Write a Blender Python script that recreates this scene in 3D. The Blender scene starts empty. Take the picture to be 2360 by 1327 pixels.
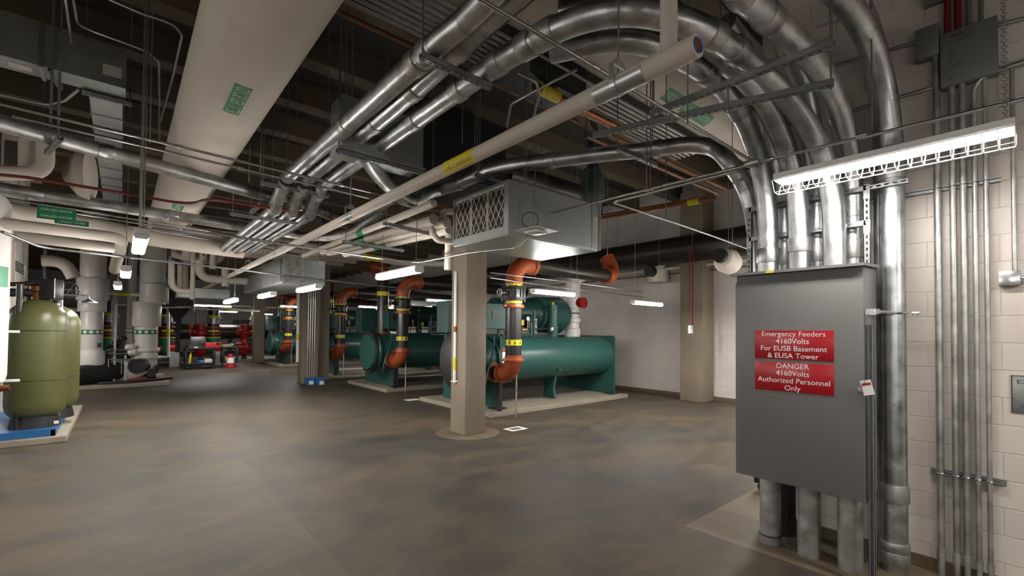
import bpy, bmesh, math, random
from mathutils import Vector, Matrix
random.seed(7)
PI = math.pi
S = bpy.context.scene
COL = S.collection
# ---------------------------------------------------------------- camera
F = 1049.0; CX = 1180.0; YH = 765.0; HC = 1.88
YAW = math.radians(40.6); PITCH = math.radians(1.2); ROLL = math.radians(0.5)
PY = YH - F*math.tan(PITCH)
FW = Vector((math.sin(YAW)*math.cos(PITCH), math.cos(YAW)*math.cos(PITCH), math.sin(PITCH)))
R0 = Vector((math.cos(YAW), -math.sin(YAW), 0.0))
U0 = R0.cross(FW)
RR = R0*math.cos(ROLL) + U0*math.sin(ROLL)
UU = -R0*math.sin(ROLL) + U0*math.cos(ROLL)
CP = Vector((0, 0, HC))
cd = bpy.data.cameras.new('camera'); cam = bpy.data.objects.new('camera', cd); COL.objects.link(cam)
cd.sensor_width = 36.0; cd.sensor_fit = 'HORIZONTAL'; cd.lens = F/2360*36
cd.shift_x = 0.0; cd.shift_y = (PY-663.5)/2360
cd.clip_start = 0.05; cd.clip_end = 200
cam.matrix_world = Matrix(((RR.x, UU.x, -FW.x, CP.x), (RR.y, UU.y, -FW.y, CP.y), (RR.z, UU.z, -FW.z, CP.z), (0, 0, 0, 1)))
S.camera = cam
# ---------------------------------------------------------------- world, exposure
W = bpy.data.worlds.new('world'); S.world = W; W.use_nodes = True
W.node_tree.nodes['Background'].inputs[0].default_value = (0.02, 0.02, 0.022, 1)
W.node_tree.nodes['Background'].inputs[1].default_value = 0.3
S.view_settings.view_transform = 'Standard'; S.view_settings.look = 'None'
S.view_settings.gamma = 1.0; S.view_settings.use_curve_mapping = False
S.view_settings.exposure = 0.0
LAMP = 150.0       # strength of every fluorescent lens

def P(px, py, X=None, Y=None, Z=None):
    """world point seen at photo pixel (px,py) on a plane of the room"""
    v = FW + RR*((px-CX)/F) - UU*((py-PY)/F)
    if X is not None: t = (X-CP.x)/v.x
    elif Y is not None: t = (Y-CP.y)/v.y
    else: t = (Z-CP.z)/v.z
    return CP + v*t
def PT(s, Z=None):
    """(px,py) with default Z, (px,py,'Z',z) or world (x,y,z)"""
    if len(s) == 4: return P(s[0], s[1], **{s[2]: s[3]})
    if len(s) == 2: return P(s[0], s[1], Z=Z)
    return Vector(s)
# ---------------------------------------------------------------- materials
def nt(name):
    m = bpy.data.materials.new(name); m.use_nodes = True
    t = m.node_tree; b = t.nodes['Principled BSDF']
    return m, t, b
def mat(name, c, rough=.5, metal=0.0, c2=None, scale=6.0, var=.5, bump=0.0, bscale=None, stretch=None, rvar=0.0, detail=4, spec=None):
    m, t, b = nt(name)
    N = t.nodes; L = t.links
    b.inputs['Roughness'].default_value = rough; b.inputs['Metallic'].default_value = metal
    if spec is not None: b.inputs['Specular IOR Level'].default_value = spec
    if c2 is None: c2 = tuple(x*.8 for x in c)
    tc = N.new('ShaderNodeNewGeometry'); mp = N.new('ShaderNodeMapping')
    L.new(tc.outputs['Position'], mp.inputs[0])
    if stretch: mp.inputs['Scale'].default_value = stretch
    no = N.new('ShaderNodeTexNoise'); no.inputs['Scale'].default_value = scale; no.inputs['Detail'].default_value = detail
    L.new(mp.outputs[0], no.inputs['Vector'])
    rp = N.new('ShaderNodeValToRGB'); rp.color_ramp.elements[0].position = .5-var*.5; rp.color_ramp.elements[1].position = .5+var*.5
    rp.color_ramp.elements[0].color = (*c2, 1); rp.color_ramp.elements[1].color = (*c, 1)
    L.new(no.outputs['Fac'], rp.inputs[0]); L.new(rp.outputs[0], b.inputs['Base Color'])
    if rvar:
        mr = N.new('ShaderNodeMapRange'); mr.inputs['To Min'].default_value = max(.02, rough-rvar); mr.inputs['To Max'].default_value = rough+rvar
        L.new(no.outputs['Fac'], mr.inputs['Value']); L.new(mr.outputs[0], b.inputs['Roughness'])
    if bump:
        n2 = N.new('ShaderNodeTexNoise'); n2.inputs['Scale'].default_value = bscale or scale*3; n2.inputs['Detail'].default_value = 5
        L.new(mp.outputs[0], n2.inputs['Vector'])
        bp = N.new('ShaderNodeBump'); bp.inputs['Strength'].default_value = bump; bp.inputs['Distance'].default_value = .01
        L.new(n2.outputs['Fac'], bp.inputs['Height']); L.new(bp.outputs[0], b.inputs['Normal'])
    return m
def emit(name, c, s):
    m, t, b = nt(name)
    b.inputs['Base Color'].default_value = (*c, 1)
    b.inputs['Emission Color'].default_value = (*c, 1); b.inputs['Emission Strength'].default_value = s
    return m
M = {}
M['galv'] = mat('galvanised steel', (.66, .67, .68), .36, 1.0, (.36, .37, .37), 9, .5, .18, 45, rvar=.14)
M['galvd'] = mat('weathered galvanised steel', (.54, .54, .52), .44, .85, (.26, .26, .24), 7, .45, .2, 40, rvar=.12)
M['shiny'] = mat('bright zinc steel', (.68, .69, .70), .25, 1.0, (.50, .51, .52), 30, .6, .05, 80)
M['sheet'] = mat('galvanised sheet metal', (.52, .55, .54), .38, .9, (.42, .45, .45), 5, .6, .05, 20, rvar=.08)
M['emt'] = mat('thin steel conduit', (.50, .50, .49), .35, 1.0, (.36, .36, .35), 12, .6)
M['rod'] = mat('threaded rod steel', (.30, .30, .29), .5, .8, (.20, .20, .19), 20, .6)
M['strut'] = mat('strut channel steel', (.40, .41, .41), .42, .9, (.27, .28, .28), 15, .6, .08, 60)
M['insul'] = mat('white canvas pipe insulation', (.56, .50, .43), .7, 0, (.50, .445, .38), 4, .7, .25, 14)
M['pvc'] = mat('white pvc jacket', (.74, .71, .67), .35, 0, (.66, .63, .60), 4, .7)
M['white'] = mat('white enamel', (.78, .77, .75), .35, 0, (.72, .71, .69), 5, .7)
M['teal'] = mat('teal machine enamel', (.026, .086, .075), .33, 0, (.021, .072, .062), 4, .8, .04, 30, spec=.3)
M['teald'] = mat('dark teal enamel', (.014, .055, .048), .4, 0, (.010, .040, .036), 6, .8)
M['orange'] = mat('orange grooved fitting enamel', (.30, .062, .016), .42, 0, (.24, .048, .013), 7, .8, .05, 40)
M['blackpipe'] = mat('black steel pipe', (.035, .033, .032), .28, .3, (.022, .020, .020), 8, .7, .05, 30, stretch=(3, 3, .4))
M['darkpipe'] = mat('dark brown steel pipe', (.035, .027, .022), .38, .3, (.020, .016, .014), 6, .7)
M['black'] = mat('black rubber', (.018, .017, .017), .55, 0, (.012, .012, .012), 8, .7)
M['blackgl'] = mat('black plastic', (.020, .020, .021), .35, 0, (.014, .014, .014), 8, .7)
M['red'] = mat('red pump enamel', (.38, .014, .014), .35, 0, (.28, .010, .010), 8, .7)
M['redline'] = mat('red conduit', (.14, .014, .010), .4, 0, (.10, .010, .008), 8, .7)
M['yellow'] = mat('yellow pipe marker', (.70, .58, .02), .5, 0, (.62, .50, .015), 8, .7)
M['green'] = mat('green pipe marker', (.012, .20, .085), .5, 0, (.010, .17, .07), 8, .7)
M['letter'] = mat('white lettering', (.80, .78, .74), .5, 0, (.76, .74, .70), 20, .7)
M['ink'] = mat('black lettering', (.02, .02, .02), .5, 0, (.015, .015, .015), 20, .7)
M['signred'] = mat('red engraved plastic sign', (.36, .004, .012), .3, 0, (.33, .004, .010), 10, .7)
M['panel'] = mat('grey enamelled cabinet steel', (.140, .137, .130), .42, 0, (.134, .131, .124), 2, .8, .02, 90)
M['boxgrey'] = mat('grey junction box steel', (.12, .12, .11), .5, .1, (.13, .13, .125), 8, .7)
M['concrete'] = mat('board-formed concrete', (.25, .20, .145), .75, 0, (.165, .13, .095), 2.2, .7, .35, 12, stretch=(1, 1, .6))
M['pad'] = mat('concrete equipment pad', (.29, .25, .19), .75, 0, (.21, .18, .14), 3, .7, .3, 20)
M['tank'] = mat('olive green fibreglass', (.100, .103, .038), .30, 0, (.078, .082, .029), 3, .8, .12, 90, stretch=(1, 1, 3), spec=.4)
M['blue'] = mat('blue painted steel', (.02, .12, .30), .4, 0, (.015, .09, .24), 6, .7)
M['copper'] = mat('copper tube', (.30, .125, .05), .42, .8, (.20, .08, .03), 8, .7)
M['orangepipe'] = mat('orange brown painted pipe', (.17, .075, .02), .5, .1, (.12, .05, .013), 5, .7)
M['vessel'] = mat('grey green vessel enamel', (.052, .068, .056), .4, .1, (.036, .048, .04), 8, .7)
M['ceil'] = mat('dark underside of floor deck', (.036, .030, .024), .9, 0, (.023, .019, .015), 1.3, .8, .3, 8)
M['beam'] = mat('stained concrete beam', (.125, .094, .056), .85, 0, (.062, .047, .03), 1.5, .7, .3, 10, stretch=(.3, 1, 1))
M['darkduct'] = mat('black lined duct', (.014, .015, .013), .55, .2, (.009, .010, .009), 4, .7)
M['brownbox'] = mat('brown steel box', (.085, .070, .055), .5, .1, (.07, .058, .046), 4, .7)
M['filter'] = mat('pleated filter cloth', (.10, .085, .07), .9, 0, (.04, .034, .028), 1, .3, stretch=(1, 60, .1))
M['filterwhite'] = mat('white filter card', (.66, .63, .58), .7)
M['baseb'] = mat('brown vinyl base', (.115, .075, .045), .5, 0, (.10, .065, .04), 4, .7)
M['card'] = mat('brown cardboard', (.36, .22, .11), .8, 0, (.30, .18, .09), 6, .7)
M['cream'] = mat('cream door panel', (.52, .46, .30), .5)
M['paper'] = mat('white paper', (.78, .76, .72), .7)
M['yellowglow'] = mat('yellow plastic', (.55, .45, .03), .5)
M['lens'] = emit('lit fluorescent lens', (1.0, .965, .915), LAMP)
M['wall'] = None

def block_wall(name, ax, col=(.57, .505, .45), off=0.0):
    m, t, b = nt(name); N = t.nodes; L = t.links
    g = N.new('ShaderNodeNewGeometry'); s = N.new('ShaderNodeSeparateXYZ'); c = N.new('ShaderNodeCombineXYZ')
    L.new(g.outputs['Position'], s.inputs[0])
    L.new(s.outputs['Y' if ax == 'X' else 'X'], c.inputs[0])
    ad = N.new('ShaderNodeMath'); ad.operation = 'ADD'; ad.inputs[1].default_value = off
    L.new(s.outputs['Z'], ad.inputs[0]); L.new(ad.outputs[0], c.inputs[1])
    br = N.new('ShaderNodeTexBrick'); L.new(c.outputs[0], br.inputs['Vector'])
    br.inputs['Scale'].default_value = 1.0; br.inputs['Brick Width'].default_value = .4064; br.inputs['Row Height'].default_value = .2032
    br.inputs['Mortar Size'].default_value = .0055; br.inputs['Mortar Smooth'].default_value = .6; br.inputs['Bias'].default_value = 0
    c1 = col; c2 = tuple(x*.95 for x in col)
    br.inputs['Color1'].default_value = (*c1, 1); br.inputs['Color2'].default_value = (*c2, 1); br.inputs['Mortar'].default_value = (*[x*.84 for x in col], 1)
    no = N.new('ShaderNodeTexNoise'); no.inputs['Scale'].default_value = 1.7; no.inputs['Detail'].default_value = 4
    L.new(g.outputs['Position'], no.inputs['Vector'])
    mx = N.new('ShaderNodeMix'); mx.data_type = 'RGBA'; mx.blend_type = 'MULTIPLY'; mx.inputs[0].default_value = .25
    L.new(br.outputs['Color'], mx.inputs[6]); L.new(no.outputs['Fac'], mx.inputs[7]); L.new(mx.outputs[2], b.inputs['Base Color'])
    b.inputs['Roughness'].default_value = .42
    n2 = N.new('ShaderNodeTexNoise'); n2.inputs['Scale'].default_value = 60; L.new(g.outputs['Position'], n2.inputs['Vector'])
    ma = N.new('ShaderNodeMath'); ma.operation = 'MULTIPLY_ADD'; ma.inputs[1].default_value = .08
    inv = N.new('ShaderNodeMath'); inv.operation = 'MULTIPLY'; inv.inputs[1].default_value = -1
    L.new(br.outputs['Fac'], inv.inputs[0]); L.new(n2.outputs['Fac'], ma.inputs[0]); L.new(inv.outputs[0], ma.inputs[2])
    bp = N.new('ShaderNodeBump'); bp.inputs['Strength'].default_value = .5; bp.inputs['Distance'].default_value = .006
    L.new(ma.outputs[0], bp.inputs['Height']); L.new(bp.outputs[0], b.inputs['Normal'])
    return m
def floor_mat():
    m, t, b = nt('polished concrete floor'); N = t.nodes; L = t.links
    g = N.new('ShaderNodeNewGeometry'); s = N.new('ShaderNodeSeparateXYZ'); L.new(g.outputs['Position'], s.inputs[0])
    def noise(sc, det=6, st=None, dist=0):
        n = N.new('ShaderNodeTexNoise'); n.inputs['Scale'].default_value = sc; n.inputs['Detail'].default_value = det; n.inputs['Distortion'].default_value = dist
        if st:
            mp = N.new('ShaderNodeMapping'); mp.inputs['Scale'].default_value = st; mp.inputs['Rotation'].default_value = (0, 0, math.radians(50))
            L.new(g.outputs['Position'], mp.inputs[0]); L.new(mp.outputs[0], n.inputs['Vector'])
        else: L.new(g.outputs['Position'], n.inputs['Vector'])
        return n
    def ramp(n, a, ca, bb, cb):
        r = N.new('ShaderNodeValToRGB'); r.color_ramp.elements[0].position = a; r.color_ramp.elements[1].position = bb
        r.color_ramp.elements[0].color = (*ca, 1); r.color_ramp.elements[1].color = (*cb, 1); L.new(n.outputs['Fac'], r.inputs[0]); return r
    n1 = noise(.45, 5, None, .8); r1 = ramp(n1, .36, (.086, .068, .048), .64, (.062, .056, .048))
    n2 = noise(1.5, 9, (1, 1.5, 1), .9); r2 = ramp(n2, .34, (.70, .70, .72), .64, (1.14, 1.10, 1.04))
    n3 = noise(14, 8, (1, 3, 1), .6); r3 = ramp(n3, .3, (.86, .86, .86), .7, (1.08, 1.08, 1.08))
    def mul(a, bq, f=1.0):
        x = N.new('ShaderNodeMix'); x.data_type = 'RGBA'; x.blend_type = 'MULTIPLY'; x.inputs[0].default_value = f
        L.new(a, x.inputs[6]); L.new(bq, x.inputs[7]); return x.outputs[2]
    c = mul(mul(r1.outputs[0], r2.outputs[0]), r3.outputs[0])
    def op(o, a, bq):
        x = N.new('ShaderNodeMath'); x.operation = o
        for i, v in enumerate((a, bq)):
            if v is None: continue
            if isinstance(v, (int, float)): x.inputs[i].default_value = v
            else: L.new(v, x.inputs[i])
        return x.outputs[0]
    # old warm sand-coloured slab patches: strip under the cabinet, ring round the column, foreground corner
    strip = op('MULTIPLY', op('GREATER_THAN', s.outputs['X'], 4.22), op('LESS_THAN', s.outputs['Y'], 2.3))
    dx = op('SUBTRACT', s.outputs['X'], 4.95); dy = op('SUBTRACT', s.outputs['Y'], 7.02)
    ring = op('LESS_THAN', op('ADD', op('MULTIPLY', dx, dx), op('MULTIPLY', dy, dy)), .36)
    fac = op('MAXIMUM', strip, ring)
    x = N.new('ShaderNodeMix'); x.data_type = 'RGBA'; L.new(op('MULTIPLY', fac, .55), x.inputs[0]); L.new(c, x.inputs[6])
    x.inputs[7].default_value = (.20, .155, .10, 1)
    c = x.outputs[2]
    slab = op('MULTIPLY', op('MULTIPLY', op('GREATER_THAN', s.outputs['X'], 1.37), op('LESS_THAN', s.outputs['X'], 4.92)), op('LESS_THAN', s.outputs['Y'], 7.6))  # slab between joints tinted darker, partly light falloff painted into its colour
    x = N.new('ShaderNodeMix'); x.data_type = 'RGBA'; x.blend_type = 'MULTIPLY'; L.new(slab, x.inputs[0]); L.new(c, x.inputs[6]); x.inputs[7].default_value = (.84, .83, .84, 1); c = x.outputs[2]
    # saw-cut joints
    js = None
    def line(coord, pos, w=.006):
        return op('LESS_THAN', op('ABSOLUTE', op('SUBTRACT', coord, pos), None), w)
    for cc, vals in ((s.outputs['X'], (1.37, 4.92-.0, -3.2, 8.5)), (s.outputs['Y'], (2.74, 7.6, 12.5, 17.4, 22.3, 27.0))):
        for v in vals:
            l = line(cc, v); js = l if js is None else op('MAXIMUM', js, l)
    ringl = op('LESS_THAN', op('ABSOLUTE', op('SUBTRACT', op('ADD', op('MULTIPLY', dx, dx), op('MULTIPLY', dy, dy)), .36), None), .006)
    js = op('MAXIMUM', js, ringl)
    x = N.new('ShaderNodeMix'); x.data_type = 'RGBA'; L.new(op('MULTIPLY', js, .75), x.inputs[0]); L.new(c, x.inputs[6]); x.inputs[7].default_value = (.055, .045, .033, 1)
    L.new(x.outputs[2], b.inputs['Base Color'])
    b.inputs['Specular IOR Level'].default_value = .12
    mr = N.new('ShaderNodeMapRange'); mr.inputs['To Min'].default_value = .46; mr.inputs['To Max'].default_value = .66
    L.new(n2.outputs['Fac'], mr.inputs['Value']); L.new(mr.outputs[0], b.inputs['Roughness'])
    bp = N.new('ShaderNodeBump'); bp.inputs['Strength'].default_value = .15; bp.inputs['Distance'].default_value = .004
    L.new(n3.outputs['Fac'], bp.inputs['Height']); L.new(bp.outputs[0], b.inputs['Normal'])
    return m
# ---------------------------------------------------------------- mesh helpers
def nb(): return bmesh.new()
def box(bm, x0, x1, y0, y1, z0, z1, bev=0.0, mx=None):
    vs = [bm.verts.new(v) for v in ((x0, y0, z0), (x1, y0, z0), (x1, y1, z0), (x0, y1, z0), (x0, y0, z1), (x1, y0, z1), (x1, y1, z1), (x0, y1, z1))]
    fs = [bm.faces.new([vs[i] for i in f]) for f in ((0, 3, 2, 1), (4, 5, 6, 7), (0, 1, 5, 4), (1, 2, 6, 5), (2, 3, 7, 6), (3, 0, 4, 7))]
    if bev > 0:
        es = {e for f in fs for e in f.edges}
        r = bmesh.ops.bevel(bm, geom=list(es), offset=bev, segments=2, affect='EDGES', profile=.5)
        vs = list({v for f in r['faces'] for v in f.verts})
    if mx is not None: bmesh.ops.transform(bm, matrix=mx, verts=[v for v in vs if v.is_valid])
    return bm
def frame(d):
    d = Vector(d).normalized(); a = Vector((0, 0, 1)) if abs(d.z) < .9 else Vector((1, 0, 0))
    u = d.cross(a).normalized(); return u, d.cross(u).normalized()
def cyl(bm, p, q, r, n=16, r2=None, cap=True):
    p = Vector(p); q = Vector(q); u, v = frame(q-p); r2 = r if r2 is None else r2
    A = [bm.verts.new(p + u*(r*math.cos(2*PI*i/n)) + v*(r*math.sin(2*PI*i/n))) for i in range(n)]
    B = [bm.verts.new(q + u*(r2*math.cos(2*PI*i/n)) + v*(r2*math.sin(2*PI*i/n))) for i in range(n)]
    for i in range(n): bm.faces.new((A[i], A[(i+1) % n], B[(i+1) % n], B[i]))
    if cap: bm.faces.new(A[::-1]); bm.faces.new(B)
    return bm
def lathe(bm, o, d, prof, n=24):
    """prof = [(h, r)...] along direction d from o"""
    o = Vector(o); d = Vector(d).normalized(); u, v = frame(d); rings = []
    for h, r in prof:
        if r < 1e-5: rings.append([bm.verts.new(o + d*h)])
        else: rings.append([bm.verts.new(o + d*h + u*(r*math.cos(2*PI*i/n)) + v*(r*math.sin(2*PI*i/n))) for i in range(n)])
    for a, b in zip(rings, rings[1:]):
        for i in range(n):
            j = (i+1) % n
            if len(a) == 1 and len(b) == 1: continue
            if len(a) == 1: bm.faces.new((a[0], b[j], b[i]))
            elif len(b) == 1: bm.faces.new((a[i], a[j], b[0]))
            else: bm.faces.new((a[i], a[j], b[j], b[i]))
    if len(rings[0]) > 1: bm.faces.new(rings[0][::-1])
    if len(rings[-1]) > 1: bm.faces.new(rings[-1])
    return bm
def fillet(pts, R, seg=8):
    pts = [Vector(p) for p in pts]
    if R <= 0 or len(pts) < 3: return pts
    out = [pts[0]]
    for i in range(1, len(pts)-1):
        a, b, c = pts[i-1], pts[i], pts[i+1]
        d1 = (a-b); d2 = (c-b); l1 = d1.length; l2 = d2.length
        if l1 < 1e-6 or l2 < 1e-6: continue
        d1 /= l1; d2 /= l2
        ang = d1.angle(d2)
        if ang > PI-.03: out.append(b); continue
        t = min(R/math.tan(ang/2), l1*.49 if i > 1 else l1*.98, l2*.49 if i < len(pts)-2 else l2*.98)
        r = t*math.tan(ang/2)
        cen = b + (d1+d2).normalized()*(r/math.sin(ang/2))
        s = b+d1*t-cen; e = b+d2*t-cen
        tot = s.angle(e); ax = s.cross(e).normalized()
        k = max(2, int(seg*tot/(PI/2))+1)
        for j in range(k+1):
            out.append(cen + Matrix.Rotation(tot*j/k, 3, ax) @ s)
    out.append(pts[-1]); return out
def smoothpath(pts, k=8):
    pts = [Vector(p) for p in pts]; P4 = [pts[0]*2-pts[1]] + pts + [pts[-1]*2-pts[-2]]; out = []
    for i in range(1, len(P4)-2):
        a, b, c, d = P4[i-1:i+3]
        for j in range(k):
            t = j/k
            out.append(.5*((2*b) + (c-a)*t + (2*a-5*b+4*c-d)*t*t + (3*b-a-3*c+d)*t**3))
    out.append(pts[-1]); return out
def sweep(bm, pts, r, n=12, cap=True):
    pts = [Vector(p) for p in pts]; q = [pts[0]]
    for p in pts[1:]:
        if (p-q[-1]).length > 1e-4: q.append(p)
    pts = q; T = []
    for i in range(len(pts)):
        a = pts[max(0, i-1)]; b = pts[min(len(pts)-1, i+1)]; T.append((b-a).normalized())
    u, v = frame(T[0]); rings = []
    for i, p in enumerate(pts):
        if i:
            u = (u - T[i]*u.dot(T[i])).normalized()
        v = T[i].cross(u)
        rr = r[i] if isinstance(r, (list, tuple)) else r
        rings.append([bm.verts.new(p + u*(rr*math.cos(2*PI*k/n)) + v*(rr*math.sin(2*PI*k/n))) for k in range(n)])
    for a, b in zip(rings, rings[1:]):
        for i in range(n):
            j = (i+1) % n; bm.faces.new((a[i], a[j], b[j], b[i]))
    if cap: bm.faces.new(rings[0][::-1]); bm.faces.new(rings[-1])
    return bm
def torus(bm, c, d, R, r, n=24, m=8):
    c = Vector(c); u, v = frame(d); d = Vector(d).normalized(); rings = []
    for i in range(n):
        a = 2*PI*i/n; rad = u*math.cos(a)+v*math.sin(a)
        rings.append([bm.verts.new(c + rad*(R+r*math.cos(2*PI*k/m)) + d*(r*math.sin(2*PI*k/m))) for k in range(m)])
    for i in range(n):
        a = rings[i]; b = rings[(i+1) % n]
        for k in range(m):
            j = (k+1) % m; bm.faces.new((a[k], b[k], b[j], a[j]))
    return bm
def prism(bm, poly, ax, a0, a1):
    """extrude 2-D polygon along axis ax"""
    def mk(u, v, a): return {'X': (a, u, v), 'Y': (u, a, v), 'Z': (u, v, a)}[ax]
    A = [bm.verts.new(mk(u, v, a0)) for u, v in poly]; B = [bm.verts.new(mk(u, v, a1)) for u, v in poly]
    n = len(poly); bm.faces.new(A[::-1]); bm.faces.new(B)
    for i in range(n): bm.faces.new((A[i], A[(i+1) % n], B[(i+1) % n], B[i]))
    return bm
def obj(name, bm, m, parent=None, smooth=True):
    bmesh.ops.recalc_face_normals(bm, faces=bm.faces)
    me = bpy.data.meshes.new(name); bm.to_mesh(me); bm.free()
    if isinstance(m, str): m = M[m]
    me.materials.append(m)
    if smooth:
        for p in me.polygons: p.use_smooth = True
        try: me.set_sharp_from_angle(angle=math.radians(38))
        except Exception: pass
    o = bpy.data.objects.new(name, me); COL.objects.link(o)
    if parent is not None:
        o.parent = parent; me.transform(Matrix.Translation(-wloc(parent)))
    return o
def wloc(o):
    return o.location.copy() if o.parent is None else Vector((0, 0, 0)) + wloc(o.parent)
def thing(name, label, cat, loc=(0, 0, 0), group=None):
    o = bpy.data.objects.new(name, None); COL.objects.link(o); o.empty_display_size = .1
    o.location = Vector(loc); o['label'] = label; o['category'] = cat
    if group: o['group'] = group
    return o
def tag(o, label, cat, group=None, kind=None):
    o['label'] = label; o['category'] = cat
    if group: o['group'] = group
    if kind: o['kind'] = kind
    return o
def struct(name, bm, m, smooth=False):
    o = obj(name, bm, m, None, smooth); o['kind'] = 'structure'; return o
def dup(root, off, label, group=None):
    r = root.copy(); COL.objects.link(r); r.location = root.location + Vector(off); r['label'] = label
    if group: r['group'] = group
    for ch in list(root.children):
        c = ch.copy(); COL.objects.link(c); c.parent = r
        for g in list(ch.children):
            d = g.copy(); COL.objects.link(d); d.parent = c
    return r
def text(s, size, o, right, up, m, parent, name='lettering', ext=.0008, align='CENTER', sx=1.0, space=1.0):
    cu = bpy.data.curves.new('t', 'FONT'); cu.body = s; cu.size = size; cu.extrude = ext; cu.align_x = align; cu.align_y = 'CENTER'; cu.space_line = space
    cu.resolution_u = 3
    t = bpy.data.objects.new('t', cu); COL.objects.link(t)
    dg = bpy.context.evaluated_depsgraph_get(); dg.update()
    me = bpy.data.meshes.new_from_object(t.evaluated_get(dg)); bpy.data.objects.remove(t)
    r = Vector(right).normalized(); u = Vector(up).normalized(); n = r.cross(u)
    mx = Matrix(((r.x*sx, u.x, n.x, o[0]), (r.y*sx, u.y, n.y, o[1]), (r.z*sx, u.z, n.z, o[2]), (0, 0, 0, 1)))
    me.transform(mx); me.name = name; me.materials.clear(); me.materials.append(M[m])
    ob = bpy.data.objects.new(name, me); COL.objects.link(ob)
    if parent is not None: ob.parent = parent; me.transform(Matrix.Translation(-wloc(parent)))
    return ob
def along(pts, s):
    """point and tangent at length s on polyline"""
    for a, b in zip(pts, pts[1:]):
        l = (b-a).length
        if s <= l: return a+(b-a)*(s/l), (b-a).normalized()
        s -= l
    return pts[-1], (pts[-1]-pts[-2]).normalized()
# ================================================================ THE SETTING
CEIL = 6.3; WX = 4.98; FX = 12.7
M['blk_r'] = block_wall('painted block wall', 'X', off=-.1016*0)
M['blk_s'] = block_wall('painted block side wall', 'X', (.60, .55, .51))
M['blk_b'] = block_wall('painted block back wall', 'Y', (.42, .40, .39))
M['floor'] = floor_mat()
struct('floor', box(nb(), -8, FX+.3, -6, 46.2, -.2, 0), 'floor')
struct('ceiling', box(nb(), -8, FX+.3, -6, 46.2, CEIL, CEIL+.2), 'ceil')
struct('wall_right', box(nb(), WX, WX+.2, -6, 1.86, 0, CEIL), 'blk_r')
struct('wall_inner', box(nb(), WX+.2, FX, 1.66, 1.86, 0, CEIL), 'blk_b')
struct('wall_side', box(nb(), FX, FX+.2, 1.66, 46, 0, CEIL), 'blk_s')
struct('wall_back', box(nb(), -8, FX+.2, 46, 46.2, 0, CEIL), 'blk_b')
struct('wall_left', box(nb(), -8.2, -8, -6, 46.2, 0, CEIL), 'blk_s')
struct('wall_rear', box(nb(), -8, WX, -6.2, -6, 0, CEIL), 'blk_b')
struct('baseboard_right', box(nb(), WX-.012, WX, -6, 1.86, 0, .1016, .003), 'baseb')
struct('baseboard_side', box(nb(), FX-.015, FX, 1.9, 46, 0, .12, .003), 'baseb')
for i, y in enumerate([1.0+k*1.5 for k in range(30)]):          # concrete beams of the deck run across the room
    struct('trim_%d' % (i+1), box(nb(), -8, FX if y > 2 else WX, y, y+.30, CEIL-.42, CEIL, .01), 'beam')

# ---------------------------------------------------------------- columns
def column(x0, x1, y0, y1, label, rough=False, z1=CEIL-.42):
    bm = nb(); box(bm, x0, x1, y0, y1, 0, z1, .018)
    t = thing('concrete_column', label, 'column', ((x0+x1)/2, (y0+y1)/2, 0), 'square concrete columns')
    obj('shaft', bm, 'concrete', t)
    return t
c1 = column(4.73, 5.20, 6.80, 7.28, 'bare concrete column in front of the nearest teal chiller')
c2 = column(4.80, 5.34, 16.85, 17.38, 'concrete column with conduits on its face, left of the chillers')
c3 = column(5.70, 6.03, 17.75, 18.10, 'rough-edged concrete column just behind the one with conduits')
c4 = column(5.75, 6.28, 29.3, 29.8, 'distant concrete column between the tool carts and the far chiller')
c5 = column(12.05, 12.695, 6.05, 6.72, 'concrete pilaster on the far right wall with red conduits')
c6 = column(-4.3, -3.75, 20.0, 20.5, 'concrete column behind the left water tanks')
# conduits on the second column
for k in range(4):
    y = 16.85; x = 4.98+.075*k
    o = obj('steel_conduit', cyl(nb(), (x, y-.02, .05), (x, y-.02, 3.4), .015, 8), 'emt')
    tag(o, 'thin vertical conduit on the second concrete column face, %s from its left edge' % ('one', 'two', 'three', 'four')[k], 'conduit', 'conduits on the second column')
def pipe_down(name, x, y, z0, z1, r, label, m='pvc', bands=()):
    t = thing(name, label, 'pipe', (x, y, z0))
    obj('pipe_body', cyl(nb(), (x, y, z0), (x, y, z1), r, 14), m, t)
    for (za, zb, mm) in bands: obj('pipe_marker', cyl(nb(), (x, y, za), (x, y, zb), r+.002, 14), mm, t)
    return t
a = P(1048, 860, X=4.70); zc = P(1048, 882, X=4.70).z; DY = a.y
t = pipe_down('drain_pipe', 4.70, DY, zc, 3.0, .028, 'white plastic drain pipe with a yellow band down the nearest column', 'white', ((P(1048, 853, X=4.7).z, P(1048, 824, X=4.7).z, 'yellow'), (P(1046, 765, X=4.7).z, P(1046, 752, X=4.7).z, 'orange')))
t.location.z = zc
bm = nb(); cyl(bm, (4.73, DY-.05, zc+.03), (4.64, DY+.05, zc+.03), .010, 8); obj('bracket', bm, 'shiny', t)
a = P(685, 860, X=4.745)
t = pipe_down('drain_pipe', 4.745, a.y, .75, 3.4, .055, 'white plastic drain pipe on the corner of the second column', 'white', ((P(684, 784, Y=16.8).z, P(684, 770, Y=16.8).z, 'yellow'),))

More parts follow.
